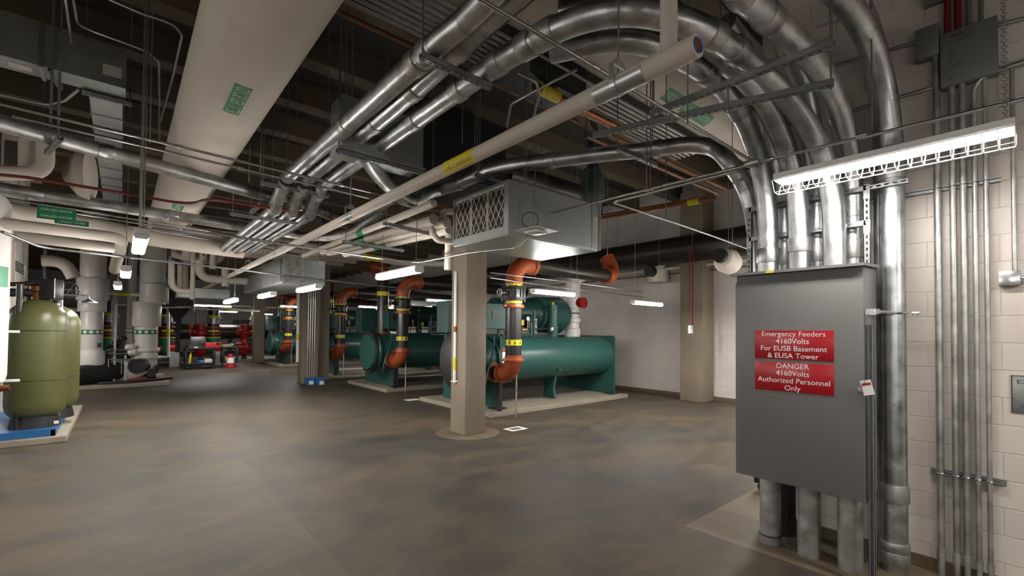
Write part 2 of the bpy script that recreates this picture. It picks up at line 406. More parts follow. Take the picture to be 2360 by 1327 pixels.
# ================================================================ RIGHT WALL AND CABINET
# electrical cabinet
XC = 4.20; Y0, Y1, Z0, Z1 = .872, 1.795, .640, 2.40; XB = 4.62
cab = thing('electrical_cabinet', 'large grey electrical cabinet with two red warning signs', 'cabinet', (XC+.2, (Y0+Y1)/2, Z0))
obj('body', box(nb(), XC+.004, XB, Y0, Y1, Z0, Z1, .006), 'panel', cab)
obj('cover', box(nb(), XC-.012, XC+.003, Y0-.004, Y1+.004, Z0+.002, Z1-.062, .004), 'panel', cab)
bm = nb(); prism(bm, [(XC-.055, Z1-.004), (XC-.055, Z1+.018), (XB, Z1+.045), (XB, Z1+.02)], 'Y', Y0-.02, Y1+.03)
obj('drip_hood', bm, 'panel', cab)
h = obj('latch', box(nb(), XC-.03, XC-.012, Y0+.004, Y0+.03, 1.45, 1.49, .003), 'strut', cab)
ym = P(1770, 620, X=XC-.055).y
obj('sticker', box(nb(), XC-.057, XC-.0555, ym-.045, ym+.02, Z1-.002, Z1+.016), 'yellow', cab)
def warning_sign(ztop, zbot, lines, label, size):
    a = P(1740, 800, X=XC-.016); b = P(1922, 800, X=XC-.016)
    t = thing('warning_sign', label, 'sign', (XC-.016, (a.y+b.y)/2, (ztop+zbot)/2))
    obj('plate', box(nb(), XC-.017, XC-.013, b.y, a.y, zbot, ztop, .001), 'signred', t)
    n = len(lines); h = (ztop-zbot)
    for i, l in enumerate(lines):
        text(l, size, (XC-.0175, (a.y+b.y)/2, ztop - h*(i+.5)/n), (0, -1, 0), (0, 0, 1), 'letter', t, sx=1.0)
    return t
zt = [P(1830, y, X=XC).z for y in (761.5, 829, 836, 903.5)]
warning_sign(zt[0], zt[1], ['Emergency Feeders', '4160Volts', 'For EUSB Basement', '& EUSA Tower'], 'red sign about emergency feeders, upper of the two on the grey cabinet', .060)
warning_sign(zt[2], zt[3], ['DANGER', '4160Volts', 'Authorized Personnel', 'Only'], 'red danger sign for authorized personnel, lower of the two on the grey cabinet', .060)
# tag hanging from the latch
t = thing('warning_tag', 'small white cardboard tag hanging at the right edge of the cabinet', 'tag', (XC-.03, Y0, 1.45))
mx = Matrix.Translation(P(1999, 893, X=XC-.035)) @ Matrix.Rotation(math.radians(-14), 4, 'X')
obj('card', box(nb(), -.001, .001, -.033, .033, -.055, .055, 0, mx), 'paper', t)
obj('red_heading', box(nb(), -.0022, -.0012, -.026, .026, .018, .034, 0, mx), 'signred', t)
obj('wire', sweep(nb(), [(XC-.03, Y0+.01, 1.48), (XC-.05, Y0-.005, 1.51), mx @ Vector((0, 0, .05))], .0015, 6), 'black', t)

# --- big conduits -----------------------------------------------------------
RP = .084
def coupling(bm_parent, c, d, r=RP, L=.11, name='coupling', m='galv', over=.010):
    c = Vector(c); d = Vector(d).normalized()
    return obj(name, lathe(nb(), c-d*(L/2), d, [(0, r*.98), (0, r+over*.8), (.006, r+over), (L-.006, r+over), (L, r+over*.8), (L, r*.98)], 28), m, bm_parent)
def bigpipe(name, label, pts, couplings=(), r=RP, m='galv', group=None, smooth=6, R=0, n=24, cat='conduit', L=.12, cm='galvd'):
    path = fillet(pts, R, 10) if R else smoothpath(pts, smooth)
    t = thing(name, label, cat, path[-1] if path[-1].z < path[0].z else path[0], group)
    obj('pipe_body', sweep(nb(), path, r, n), m, t)
    for s in couplings:
        if isinstance(s, (int, float)):
            tot = sum((b-a).length for a, b in zip(path, path[1:]))
            p, d = along(path, s if s >= 0 else tot+s)
            coupling(t, p, d, r, L, m=cm)
    return t, path
ZT = Z1+.03
PY1, PY2, PY3 = 1.62, 1.37, 1.12
# three feeders that arrive from the rack, bend over the cabinet and drop into its top
fE = [(2.30, 2.28, 3.9), (2.52, 1.93, 3.9), (2.80, 1.76, 3.9), (3.23, 1.69, 3.9), (3.65, 1.67, 3.88), (4.02, 1.66, 3.74), (4.32, 1.65, 3.45), (4.46, 1.64, 3.1), (4.50, 1.64, 2.8), (4.50, 1.64, ZT)]
fD = [(2.24, 2.14, 4.06), (2.55, 1.72, 4.04), (2.85, 1.60, 4.0), (3.15, 1.54, 3.96), (3.50, 1.50, 3.9), (3.92, 1.46, 3.78), (4.26, 1.42, 3.50), (4.44, 1.39, 3.15), (4.50, 1.385, 2.8), (4.50, 1.385, ZT)]
fC = [(2.095, 7.2, 3.9), (2.10, 3.2, 3.9), (2.12, 2.45, 3.9), (2.19, 1.98, 3.9), (2.386, 1.676, 3.9), (2.774, 1.479, 3.9), (3.215, 1.41, 3.9), (3.70, 1.37, 3.88), (4.10, 1.27, 3.68), (4.36, 1.17, 3.36), (4.47, 1.13, 3.0), (4.50, 1.125, 2.75), (4.50, 1.125, ZT)]
t, _ = bigpipe('feeder_conduit', 'thick steel conduit dropping into the cabinet top, nearest its left end', fE, (1.35, 1.9), group='front conduits into the cabinet top')
coupling(t, (4.5, 1.64, 2.60), (0, 0, 1), RP, .13, m='galv')
t, _ = bigpipe('feeder_conduit', 'thick steel conduit dropping into the middle of the cabinet top', fD, (1.05, 1.45), group='front conduits into the cabinet top')
coupling(t, (4.5, 1.385, 2.66), (0, 0, 1), RP, .12, m='galvd'); coupling(t, (4.5, 1.385, 2.98), (0, 0, 1), RP, .05, m='galv', over=.005); coupling(t, (4.5, 1.385, 3.06), (0, 0, 1), RP, .02, m='galv', over=.006)
t, pc = bigpipe('feeder_conduit', 'longest steel conduit, sweeping in a wide arc into the right cabinet top', fC, (2.35, 3.3, 4.05, 4.55, 5.05, -3.95, -3.8, -2.55, -2.25), group='front conduits into the cabinet top')
# lower storey of the same conduits, from the cabinet bottom into the floor
for y, lab in ((1.627, 'left'), (1.32, 'middle'), (1.03, 'right')):
    t = thing('feeder_conduit', 'pale weathered conduit stub from the floor up into the %s of the cabinet bottom' % lab, 'conduit', (4.5, y, 0), 'conduit stubs below the cabinet')
    obj('pipe_body', cyl(nb(), (4.5, y, 0), (4.5, y, Z0+.02), RP+.001, 26), 'galvd', t)
    if lab == 'left': obj('rubber_ring', torus(nb(), (4.5, y, .075), (0, 0, 1), RP+.003, .008, 24, 8), 'black', t)
o = obj('feeder_conduit', cyl(nb(), (4.80, 1.60, 0), (4.80, 1.60, Z0+.5), RP, 22), 'blackpipe'); tag(o, 'dark conduit stub in the shade behind the left stub below the cabinet', 'conduit')
# back row behind the cabinet
for y, top, lab in ((1.60, 3.4, 'left'), (1.33, 3.4, 'middle'), (1.07, None, 'right')):
    if top:
        pts = [(3.6, y+.02, 4.35), (4.1, y+.02, 4.25), (4.5, y, 3.95), (4.75, y, 3.45), (4.80, y, 3.0), (4.80, y, 1.0)]
    else:
        pts = [(1.70, 2.6, 3.95), (1.72, 1.75, 4.0), (1.95, 1.32, 4.05), (2.45, 1.16, 4.05), (2.77, 1.17, 3.95), (3.16, 1.15, 3.95), (3.56, 1.11, 3.93), (3.95, 1.08, 3.88), (4.35, 1.06, 3.70), (4.66, 1.06, 3.38), (4.78, 1.065, 3.0), (4.80, 1.07, 2.6), (4.80, 1.07, 1.0)]
    t, _ = bigpipe('feeder_conduit', 'thick conduit in the back row behind the cabinet conduits, %s one' % lab, pts, (1.9, 2.25, 2.62) if not top else (), group='back conduits behind the cabinet')
    coupling(t, (4.80, y, 2.62), (0, 0, 1), RP, .16, m='galvd')
    if not top: coupling(t, (4.80, y, 2.93), (0, 0, 1), RP, .07, m='galvd')
# the run A, B on the rack overhead
t, pa = bigpipe('feeder_conduit', 'thick overhead conduit nearest the white main, top of the three parallel runs', [(1.63, 6.5, 3.9), (1.64, 4.4, 3.9), (1.645, 3.0, 3.9), (1.66, 2.75, 3.92), (1.70, 2.5, 3.95)], (2.05, 3.45, 3.62), group='three parallel overhead conduits', n=28)
t, pb = bigpipe('feeder_conduit', 'thick overhead conduit in the middle of the three parallel runs', [(1.862, 6.5, 3.92), (1.865, 3.6, 3.95), (1.90, 2.4, 4.05), (1.98, 1.80, 4.1), (2.30, 1.35, 4.15), (2.9, 1.05, 4.2), (3.5, .94, 4.25), (4.1, .86, 4.2), (4.52, .82, 3.95), (4.70, .80, 3.6), (4.74, .79, 3.2), (4.74, .79, 2.4), (4.74, .79, 0)], (2.2, 3.0, 3.7), group='three parallel overhead conduits', n=28)
for z, L, mm in ((3.22, .15, 'galvd'), (.62, .14, 'galvd'), (.20, .07, 'galvd'), (.11, .10, 'galvd')):
    coupling(t, (4.74, .79, z), (0, 0, 1), RP, L, m=mm, over=.012)
t['label'] = 'thick overhead conduit, middle of three, that bends down the block wall right of the cabinet'
o, _ = bigpipe('feeder_conduit', 'thick conduit partly hidden close behind the one beside the cabinet', [(3.4, .95, 4.5), (4.1, .90, 4.42), (4.6, .86, 4.15), (4.84, .85, 3.75), (4.87, .85, 3.3), (4.87, .85, 0)], ())
# lower continuation of the three (drop of the bend at the far end)
for k, (x, lab) in enumerate(((1.63, 'left'), (1.86, 'middle'), (2.09, 'right'))):
    bigpipe('feeder_conduit', 'far lower run of the three overhead conduits past the offset, %s one' % lab, [(x, 6.55, 3.86), (x, 6.85, 3.78), (x, 7.1, 3.66), (x, 7.5, 3.60), (x, 11.6, 3.60)], (.15, .75, 3.3), group='far runs of the three overhead conduits', n=18)

# --- strut frame holding the back row at the cabinet -------------------------
def strutbar(name, label, p, q, w=.041, h=.041, up=(0, 0, 1), slots=True, parent=None, group=None, m='strut', cat='strut channel', flip=1):
    """channel with open back and slotted web"""
    p = Vector(p); q = Vector(q); d = (q-p); L = d.length; d.normalize(); u = Vector(up); s = d.cross(u).normalized(); u = s.cross(d).normalized()
    mx = Matrix(((d.x, s.x, u.x, p.x), (d.y, s.y, u.y, p.y), (d.z, s.z, u.z, p.z), (0, 0, 0, 1)))
    bm = nb(); th = .003
    for (a0, a1, b0, b1) in ((-w/2, -w/2+th, -h/2, h/2), (w/2-th, w/2, -h/2, h/2), (-w/2, -w/2+.010, h/2-th, h/2), (w/2-.010, w/2, h/2-th, h/2)):
        box(bm, 0, L, a0, a1, b0, b1)
    if slots:
        n = max(1, int(L/.0508)); 
        for y0, y1 in ((-w/2, -.007), (.007, w/2)): box(bm, 0, L, y0, y1, -h/2, -h/2+th)
        for i in range(n+1):
            x = i*L/(n) ; box(bm, max(0, x-.011), min(L, x+.011), -.007, .007, -h/2, -h/2+th)
    else: box(bm, 0, L, -w/2, w/2, -h/2, -h/2+th)
    bmesh.ops.transform(bm, matrix=mx, verts=bm.verts)
    o = obj(name, bm, m, parent, False)
    if parent is None: tag(o, label, cat, group)
    return o
fr = thing('conduit_support', 'upright slotted steel frame standing behind the cabinet conduits', 'frame', (4.63, 1.3, Z1))
XF = 4.64
yl = P(1728, 540, X=XF).y; yr = P(1999, 500, X=XF).y
zu = P(1850, 462, X=XF).z; zl2 = P(1850, 535, X=XF).z
for y in (yl, yr): strutbar('upright', '', (XF, y, Z1-.3), (XF, y, zu+.03), parent=fr, up=(1, 0, 0))
for z, ya in ((zu, yr-.26), (zl2, yr-.02)): strutbar('rail', '', (XF, yl+.02, z), (XF, ya, z), parent=fr, up=(1, 0, 0))
for y, z in ((yr, zu), (yr, zl2), (yl, zu), (yl, zl2)):
    s = 1 if y == yr else -1
    bm = nb(); box(bm, XF-.026, XF-.021, y-.022, y+.022, z-.09, z+.022, .001); box(bm, XF-.026, XF-.021, min(y, y+s*.09), max(y, y+s*.09), z-.02, z+.02, .001)
    for dy, dz in ((0, 0), (0, -.06), (s*.065, 0)): cyl(bm, (XF-.034, y+dy, z+dz), (XF-.021, y+dy, z+dz), .009, 6)
    obj('bolted_plate', bm, 'shiny', fr, False)
strutbar('strut_channel', 'short wall-mounted strut end poking out right of the big conduits', (WX-.03, 1.1, zu-.035), (WX-.03, .52, zu-.035), up=(-1, 0, 0))
# front upright and pipe clamp right of the cabinet
pf = P(2001, 1327, Z=0)
st = thing('strut_post', 'upright steel strut post along the right edge of the cabinet', 'post', (4.25, .835, 0))
strutbar('upright', '', (4.26, .838, 0), (4.26, .838, 1.96), parent=st, up=(-1, 0, 0), slots=False)
za = P(2030, 722, X=4.66).z
bm = nb(); cyl(bm, (4.30, .80, za), (4.62, .76, za), .012, 8); obj('clamp_arm', bm, 'shiny', st)
bm = nb(); box(bm, 4.20, 4.235, .80, .86, za-.03, za+.02, .003); box(bm, 4.235, 4.30, .79, .80, za-.02, za+.02); obj('clamp_bracket', bm, 'shiny', st, False)
bm = nb(); torus(bm, (4.74, .79, za), (0, 0, 1), RP+.006, .009, 24, 6); cyl(bm, (4.74, .67, za), (4.74, .63, za), .012, 8); cyl(bm, (4.72, .65, za-.012), (4.78, .65, za-.012), .008, 6); obj('pipe_clamp', bm, 'shiny', st)

# --- small vertical conduits on the right wall -------------------------------
XW = WX-.055
def wy(px, py, x=XW): return P(px, py, X=x).y
conds = [(2163.5, .0235, 'first'), (2199, .0205, 'second'), (2223, .0200, 'third'), (2250, .0165, 'fourth'), (2276, .0160, 'fifth')]
tops = [P(2155, 112, X=XW).z, P(2193, 176, X=XW).z, P(2218, 172, X=XW).z, None, P(2262, 156, X=XW).z]
for (px, r, w), zt_ in zip(conds, tops):
    y = wy(px, 700)
    t = thing('wall_conduit', 'vertical steel conduit on the right block wall, %s from the cabinet' % w, 'conduit', (XW, y, 0), 'upright conduits on the right wall')
    if zt_ is None:
        zt_ = P(2245, 215, X=XW).z
        pts = fillet([Vector((XW, y, 0)), Vector((XW, y, zt_+.12)), Vector((XW, y-.9, zt_+.14))], .12, 8)
        obj('pipe_body', sweep(nb(), pts, r, 12), 'galvd', t)
    else: obj('pipe_body', cyl(nb(), (XW, y, 0), (XW, y, zt_), r, 14), 'galvd', t); obj('locknut', lathe(nb(), (XW, y, zt_-.05), (0, 0, 1), [(0, r+.002), (0, r+.008), (.02, r+.010), (.05, r+.010)], 14), 'shiny', t)
    zc_ = P(px, 1245 if w in ('first', 'second') else 1255, X=XW).z
    obj('coupling', cyl(nb(), (XW, y, .135), (XW, y, .20), r+.005, 14), 'galvd', t)
    for zz in (P(2230, 1100, X=XW).z, P(2230, 423, X=XW).z):
        bm = nb(); torus(bm, (XW, y, zz), (0, 0, 1), r+.003, .004, 16, 6); cyl(bm, (XW-.02-r, y, zz), (XW-r, y, zz), .006, 6); obj('strap', bm, 'shiny', t)
y1 = wy(2145, 1092, WX-.02); y2 = wy(2320, 1118, WX-.02); zz = P(2230, 1100, X=XW).z
strutbar('strut_channel', 'lower strut rail behind the five wall conduits, near the floor', (WX-.0215, y1, zz), (WX-.0215, y2, zz), up=(-1, 0, 0))
y1 = wy(2135, 436, WX-.02); y2 = wy(2306, 410, WX-.02); zz = P(2230, 423, X=XW).z
strutbar('strut_channel', 'upper strut rail behind the five wall conduits, above eye level', (WX-.0215, y1, zz), (WX-.0215, y2, zz), up=(-1, 0, 0))
# junction boxes
def jbox(label, c, d, depth, name='junction_box', m='boxgrey'):
    """c,d = photo pixels of two opposite corners on its front"""
    x = WX-depth; a = P(*c, X=x); b = P(*d, X=x)
    t = thing(name, label, 'junction box', (x, (a.y+b.y)/2, min(a.z, b.z)))
    obj('body', box(nb(), x, WX-.002, min(a.y, b.y), max(a.y, b.y), min(a.z, b.z), max(a.z, b.z), .003), m, t)
    obj('lid', box(nb(), x-.004, x-.0005, min(a.y, b.y)-.003, max(a.y, b.y)+.003, min(a.z, b.z)-.003, max(a.z, b.z)+.003, .0015), m, t)
    return t, a, b
t, a, b = jbox('small dark steel junction box high on the right wall', (2110, 72), (2163, 122), .10)
t, a, b = jbox('large grey junction box with marker scrawl high on the right wall', (2168, 82), (2300, 165), .10)
x = WX-.1055
for i, (u, v, s, w) in enumerate(((.16, .90, 'CABLE', .028), (.30, .80, '2.5  28 VS', .024), (.14, .66, '2C', .022), (.14, .55, '28', .022), (.14, .44, '18', .022), (.20, .35, 'BJ MB', .020), (.12, .12, 'MY', .024))):
    text(s, w, (x-.0005, a.y+(b.y-a.y)*u, b.z+(a.z-b.z)*v), (0, -1, 0), (0, 0, 1), 'ink', t, 'marker_writing', .0003, 'LEFT')
for (px, m_, r, lab) in ((2184, 'redline', .022, 'left red-brown'), (2208, 'redline', .022, 'right red-brown'), (2234, 'boxgrey', .019, 'left grey'), (2262, 'boxgrey', .015, 'right grey')):
    y = wy(px, 60); tag(obj('riser_conduit', cyl(nb(), (XW, y, a.z-.01), (XW, y, CEIL-.45), r, 12), m_), '%s conduit rising from the top of the large junction box' % lab, 'conduit')
t, a, b = jbox('small square steel box on the right wall at the end of a drop conduit', (2303, 627), (2351, 657), .06, m='shiny')
y = wy(2337, 500); tag(obj('drop_conduit', cyl(nb(), (XW, y, a.z), (XW, y, P(2333, 345, X=XW).z+.6), .014, 12), 'galvd'), 'conduit dropping to the small square box at the right edge', 'conduit')
tag(obj('stub_conduit', cyl(nb(), (XW, b.y, (a.z+b.z)/2), (XW, b.y-.6, (a.z+b.z)/2), .013, 10), 'shiny'), 'short bright conduit leaving the small square box to the right', 'conduit')
# horizontal conduits on the wall
def run(name, label, pts, r, m='emt', Z=None, R=.10, cat='conduit', group=None, n=10, joints=(), hang=()):
    w = [PT(p, Z) for p in pts]; path = fillet(w, R, 6)
    if joints or hang:
        t = thing(name, label, cat, w[0], group); obj('pipe_body', sweep(nb(), path, r, n), m, t)
        for s in joints:
            p, d = along(path, s); obj('coupling', cyl(nb(), p-d*.03, p+d*.03, r*1.28, n), 'shiny', t)
        for s in hang:
            p, d = along(path, s); bm = nb(); torus(bm, p, d, r+.003, .003, 14, 5); cyl(bm, p+Vector((0, 0, r)), (p.x, p.y, CEIL-.02), .005, 6); obj('hanger_rod', bm, 'rod', t)
        return t
    return tag(obj(name, sweep(nb(), path, r, n), m), label, cat, group)
X4 = WX-.03
run('wall_conduit', 'horizontal conduit into the left side of the small junction box', [(1925, 151, 'X', X4), (2112, 97, 'X', X4)], .014, 'emt')
run('wall_conduit', 'horizontal conduit from the large junction box toward the right edge', [(2300, 58, 'X', X4), (2420, 27, 'X', X4)], .014, 'emt')
run('wall_conduit', 'long horizontal conduit crossing behind the upright wall conduits', [(1938, 263, 'X', X4), (2420, 124, 'X', X4)], .014, 'emt')
run('wall_conduit', 'upper slim horizontal conduit high on the wall near the ceiling beam', [(2005, 30, 'X', X4), (1880, 62, 'X', X4)], .008, 'emt')
o = obj('ceiling_vent', box(nb(), WX-.05, WX-.002, P(2215, 0, X=WX).y, P(2133, 20, X=WX).y, P(2140, 20, X=WX).z, P(2140, 20, X=WX).z+.12), 'boxgrey', None, False); tag(o, 'slotted steel rail at the very top of the right wall', 'strut channel')
# wall sign at the right edge
a = P(2330, 864, X=WX-.008); b = P(2330, 950, X=WX-.008); hgt = a.z-b.z
t = thing('wall_sign', 'grey sign with black letters at the right edge of the picture', 'sign', (WX-.006, a.y-.16, b.z))
obj('plate', box(nb(), WX-.006, WX-.001, a.y-.34, a.y, b.z, a.z, .001), 'strut', t)
bm = nb()
for z0, z1, y0, y1 in ((a.z-.006, a.z, a.y-.34, a.y), (b.z, b.z+.006, a.y-.34, a.y), (b.z, a.z, a.y-.006, a.y)): box(bm, WX-.0085, WX-.0062, y0, y1, z0, z1)
obj('border', bm, 'ink', t, False)
text('EXI', .042, (WX-.008, a.y-.026, a.z-.048), (0, -1, 0), (0, 0, 1), 'ink', t, align='LEFT', sx=1.25)
text('PL', .026, (WX-.008, a.y-.058, b.z+.075), (0, -1, 0), (0, 0, 1), 'ink', t, align='LEFT', sx=1.25)
text('DO', .026, (WX-.008, a.y-.048, b.z+.048), (0, -1, 0), (0, 0, 1), 'ink', t, align='LEFT', sx=1.25)
# black case on hook behind the cabinet
p = P(1752, 1112, Z=.12)
t = thing('rolling_case', 'low black wheeled case peeking out behind the cabinet bottom', 'case', (p.x+.25, p.y+.2, 0))
obj('case_body', box(nb(), p.x, p.x+.40, p.y-.42, p.y+.08, .10, .22, .02), 'blackgl', t)
for dx, dy in ((.06, 0), (.06, -.35), (.34, 0), (.34, -.35)):
    obj('caster', cyl(nb(), (p.x+dx-.015, p.y+dy, .055), (p.x+dx+.015, p.y+dy, .055), .05, 14), 'black', t)
# ================================================================ LAMPS
def fixture(label, c, ax, L=1.22, w=.13, kind='wrap', group='hanging fluorescent lamps', susp=True):
    """c = centre of the lens; ax 'X' or 'Y'"""
    c = Vector(c); t = thing('fluorescent_lamp', label, 'lamp', c+Vector((0, 0, .05)), group)
    rot = Matrix.Translation(c) @ (Matrix.Rotation(PI/2, 4, 'Z') if ax == 'Y' else Matrix.Identity(4))
    def tr(bm): bmesh.ops.transform(bm, matrix=rot, verts=bm.verts); return bm
    h = L/2
    obj('housing', tr(box(nb(), -h, h, -w*.47, w*.47, .001, .055, .004)), 'white', t, False)
    if kind == 'wrap':
        prof = [(-w/2, .008), (-w/2, -.014), (-w*.38, -.035), (w*.38, -.035), (w/2, -.014), (w/2, .008)]
        bm = nb(); prism(bm, prof, 'X', -h+.02, h-.02); obj('lens', tr(bm), 'lens', t)
        for s in (-1, 1):
            bm = nb(); prism(bm, [(a*1.04, b*1.08) for a, b in prof], 'X', s*h-.012*(s+1), s*h+.012*(1-s)); obj('end_cap', tr(bm), 'white', t)
    else:
        for s in (-1, 1):
            bm = nb(); cyl(bm, (-h+.03, s*.035, -.004), (h-.03, s*.035, -.004), .016, 12); obj('tube', tr(bm), 'lens', t)
        bm = nb(); prism(bm, [(-w/2-.03, .004), (-w*.36, .020), (w*.36, .020), (w/2+.03, .004), (w/2+.03, .006), (w*.36, .023), (-w*.36, .023), (-w/2-.03, .006)], 'X', -h, h); obj('reflector', tr(bm), 'white', t)
        bm = nb(); zb = -.085
        rails = [(-w/2-.02, -.004), (w/2+.02, -.004), (-.045, zb), (.045, zb)]
        for y, z in rails: cyl(bm, (-h, y, z), (h, y, z), .0035, 6)
        n = 19
        for i in range(n+1):
            x = -h+L*i/n
            for a, b in ((rails[0], rails[2]), (rails[2], rails[3]), (rails[3], rails[1])): cyl(bm, (x, a[0], a[1]), (x, b[0], b[1]), .003, 5)
        obj('wire_guard', tr(bm), 'white', t)
    if susp:
        for s in (-.42, .42):
            q = rot @ Vector((s*L, 0, .06))
            if kind == 'wrap': obj('hanger_rod', cyl(nb(), q, (q.x, q.y, CEIL-.02), .004, 6), 'rod', t)
    return t
l1 = fixture('large caged fluorescent lamp glowing above the cabinet by the right wall', (3.85, .715, 3.06), 'Y', 1.25, .15, 'guard')
# chain of the near lamp
bm = nb(); yc = .13; z = 3.12; i = 0
while z < CEIL-.05:
    torus(bm, (3.85, yc, z), (1, 0, 0) if i % 2 else (0, 1, 0), .011, .0028, 10, 5); z += .019; i += 1
obj('chain', bm, 'rod', l1)
obj('hanger_rod', cyl(nb(), (3.85, 1.27, 3.12), (3.85, 1.27, 3.34), .004, 6), 'rod', l1)
fixture('bright fluorescent lamp hanging left of the nearest column', (2.92, 5.87, 2.68), 'Y')
fixture('fluorescent lamp glowing in front of the second concrete column', (2.69, 9.1, 2.67), 'Y')
fixture('short-looking fluorescent lamp just left of the second concrete column', (2.45, 11.3, 2.65), 'Y')
fixture('small slanting fluorescent lamp above the tool carts', (1.94, 12.5, 2.55), 'Y')
fixture('fluorescent lamp hanging over the nearest chiller right of the black riser', (6.76, 6.57, 2.69), 'X')
fixture('fluorescent lamp hanging before the block wall left of the pilaster', (9.60, 6.2, 2.59), 'X')
fixture('fluorescent lamp between the second chiller and the nearest column', (9.27, 15.07, 3.06), 'X')
fixture('fluorescent lamp above the second chiller seen between its risers', (11.8, 26.5, 3.5), 'X')
fixture('long low fluorescent lamp over the far tool carts', (2.9, 24.5, 2.95), 'X', 1.9)
fixture('nearest lamp of the left row, seen end-on and very bright', (.125, 6.15, 2.77), 'Y', 1.22, .115)
fixture('second lamp of the left row seen end-on', (.03, 9.5, 2.77), 'Y')
fixture('third smaller lamp of the left row seen end-on', (-.08, 12.6, 2.77), 'Y')
for k, (x, y, ax) in enumerate(((4.9, 33.0, 'X'), (7.6, 36.0, 'X'), (6.2, 23.2, 'X'), (8.9, 20.6, 'X'))):
    fixture('distant fluorescent lamp in the far bay, ' + ('over the far column', 'by the far door panels', 'in front of the farthest chiller', 'above the third chiller')[k], (x, y, 3.0), ax)
# unseen lamps added behind, beside and past the view to brighten the room
for k, (x, y, ax) in enumerate(((3.7, -1.9, 'Y'), (.4, -2.2, 'Y'), (-2.6, -.6, 'Y'), (-3.2, 3.6, 'Y'), (-4.9, 6.6, 'Y'), (-4.5, 13.5, 'Y'), (9.6, 2.8, 'X'), (-2.8, 18.0, 'Y'), (11.7, 3.5, 'Y'), (7.2, 2.4, 'X'))):
    fixture('added fluorescent lamp outside the view, ' + ('behind the cabinet side', 'behind the viewer', 'left behind the viewer', 'left of the viewer', 'left near the tanks', 'left beyond the tanks', 'in the side bay', 'far left', 'by the far right corner', 'just past the right wall corner')[k], (x, y, 2.7 if k else 3.0), ax, 1.22, .15)

# ================================================================ OVERHEAD, NEAR
# big white main
t = thing('insulated_main', 'very large white insulated water main crossing the upper left', 'pipe', (.77, 6, 4.3))
obj('pipe_body', cyl(nb(), (.77, -1.5, 4.30), (.77, 13.5, 4.30), .375, 56), 'insul', t)
def wraplabel(parent, axis, c, r, a0, a1, s0, s1, m, name='pipe_marker', extra=.003):
    """curved patch on a cylinder parallel to axis, angles a0..a1 (deg), from s0 to s1 along it"""
    bm = nb(); n = 10; d = {'X': Vector((1, 0, 0)), 'Y': Vector((0, 1, 0)), 'Z': Vector((0, 0, 1))}[axis]
    e1, e2 = {'X': (Vector((0, 1, 0)), Vector((0, 0, 1))), 'Y': (Vector((1, 0, 0)), Vector((0, 0, 1))), 'Z': (Vector((1, 0, 0)), Vector((0, 1, 0)))}[axis]
    c = Vector(c); rows = []
    for rr in (r+.0005, r+extra):
        for s in (s0, s1):
            rows.append([bm.verts.new(c + d*s + e1*(rr*math.cos(math.radians(a0+(a1-a0)*i/n))) + e2*(rr*math.sin(math.radians(a0+(a1-a0)*i/n)))) for i in range(n+1)])
    for i in range(n):
        bm.faces.new((rows[2][i], rows[2][i+1], rows[3][i+1], rows[3][i])); bm.faces.new((rows[0][i+1], rows[0][i], rows[1][i], rows[1][i+1]))
        bm.faces.new((rows[0][i], rows[0][i+1], rows[2][i+1], rows[2][i])); bm.faces.new((rows[1][i+1], rows[1][i], rows[3][i], rows[3][i+1]))
    for i in (0, n): bm.faces.new((rows[0][i], rows[2][i], rows[3][i], rows[1][i]) )
    return obj(name, bm, m, parent)
def curved_text(parent, s, size, axis, c, r, a_mid, s_mid, m='letter', flip=1, along_axis=True, fit=None):
    """letters laid on a pipe and bent round it"""
    ob = text(s, size, (0, 0, 0), (1, 0, 0), (0, 1, 0), m, None, 'lettering', .0006)
    me = ob.data; d = {'X': Vector((1, 0, 0)), 'Y': Vector((0, 1, 0))}[axis]
    e1, e2 = {'X': (Vector((0, 1, 0)), Vector((0, 0, 1))), 'Y': (Vector((1, 0, 0)), Vector((0, 0, 1)))}[axis]
    c = Vector(c)
    if fit and len(me.vertices):
        wd = max(v.co.x for v in me.vertices)-min(v.co.x for v in me.vertices)
        for v in me.vertices: v.co.x *= fit/wd
    for v in me.vertices:
        u, w, h = v.co
        if not along_axis: u, w = -w, u
        a = math.radians(a_mid) + flip*w/r
        v.co = c + d*(s_mid + u) + e1*((r+.0035+h)*math.cos(a)) + e2*((r+.0035+h)*math.sin(a))
    ob.parent = parent; me.transform(Matrix.Translation(-wloc(parent)))
    return ob
def label_patch(parent, axis, c, r, px, L, halfang, txt, m='green', ts=.07, sgn=1, tm='letter', lines=None, hollow=False):
    """marker centred where the photo shows it"""
    # find angle / station of the visible surface point at pixel px
    v = FW + RR*((px[0]-CX)/F) - UU*((px[1]-PY)/F); c = Vector(c)
    i, j, k = {'X': (1, 2, 0), 'Y': (0, 2, 1)}[axis]
    ox, oz = CP[i]-c[i], CP[j]-c[j]; A = v[i]**2+v[j]**2; B = 2*(ox*v[i]+oz*v[j]); Cc = ox*ox+oz*oz-r*r
    D = max(0, B*B-4*A*Cc); tt = (-B-math.sqrt(D))/(2*A); p = CP+v*tt
    ang = math.degrees(math.atan2(p[j]-c[j], p[i]-c[i])); s = p[k]; cc = c.copy(); cc[k] = 0
    if hollow:
        e = math.degrees(.004/r)+.6
        wraplabel(parent, axis, cc, r, ang-halfang, ang+halfang, s-L/2, s+L/2, m, 'pipe_marker', .002)
        wraplabel(parent, axis, cc, r, ang-halfang+e, ang+halfang-e, s-L/2+.012, s+L/2-.012, 'insul', 'marker_field', .003)
    else: wraplabel(parent, axis, cc, r, ang-halfang, ang+halfang, s-L/2, s+L/2, m)
    for q, l in enumerate(lines or [txt]):
        n = len(lines or [txt]); off = (q-(n-1)/2)*(2*halfang/n)
        curved_text(parent, l, ts, axis, cc, r, ang+sgn*off, s, tm, sgn, fit=L*.92)
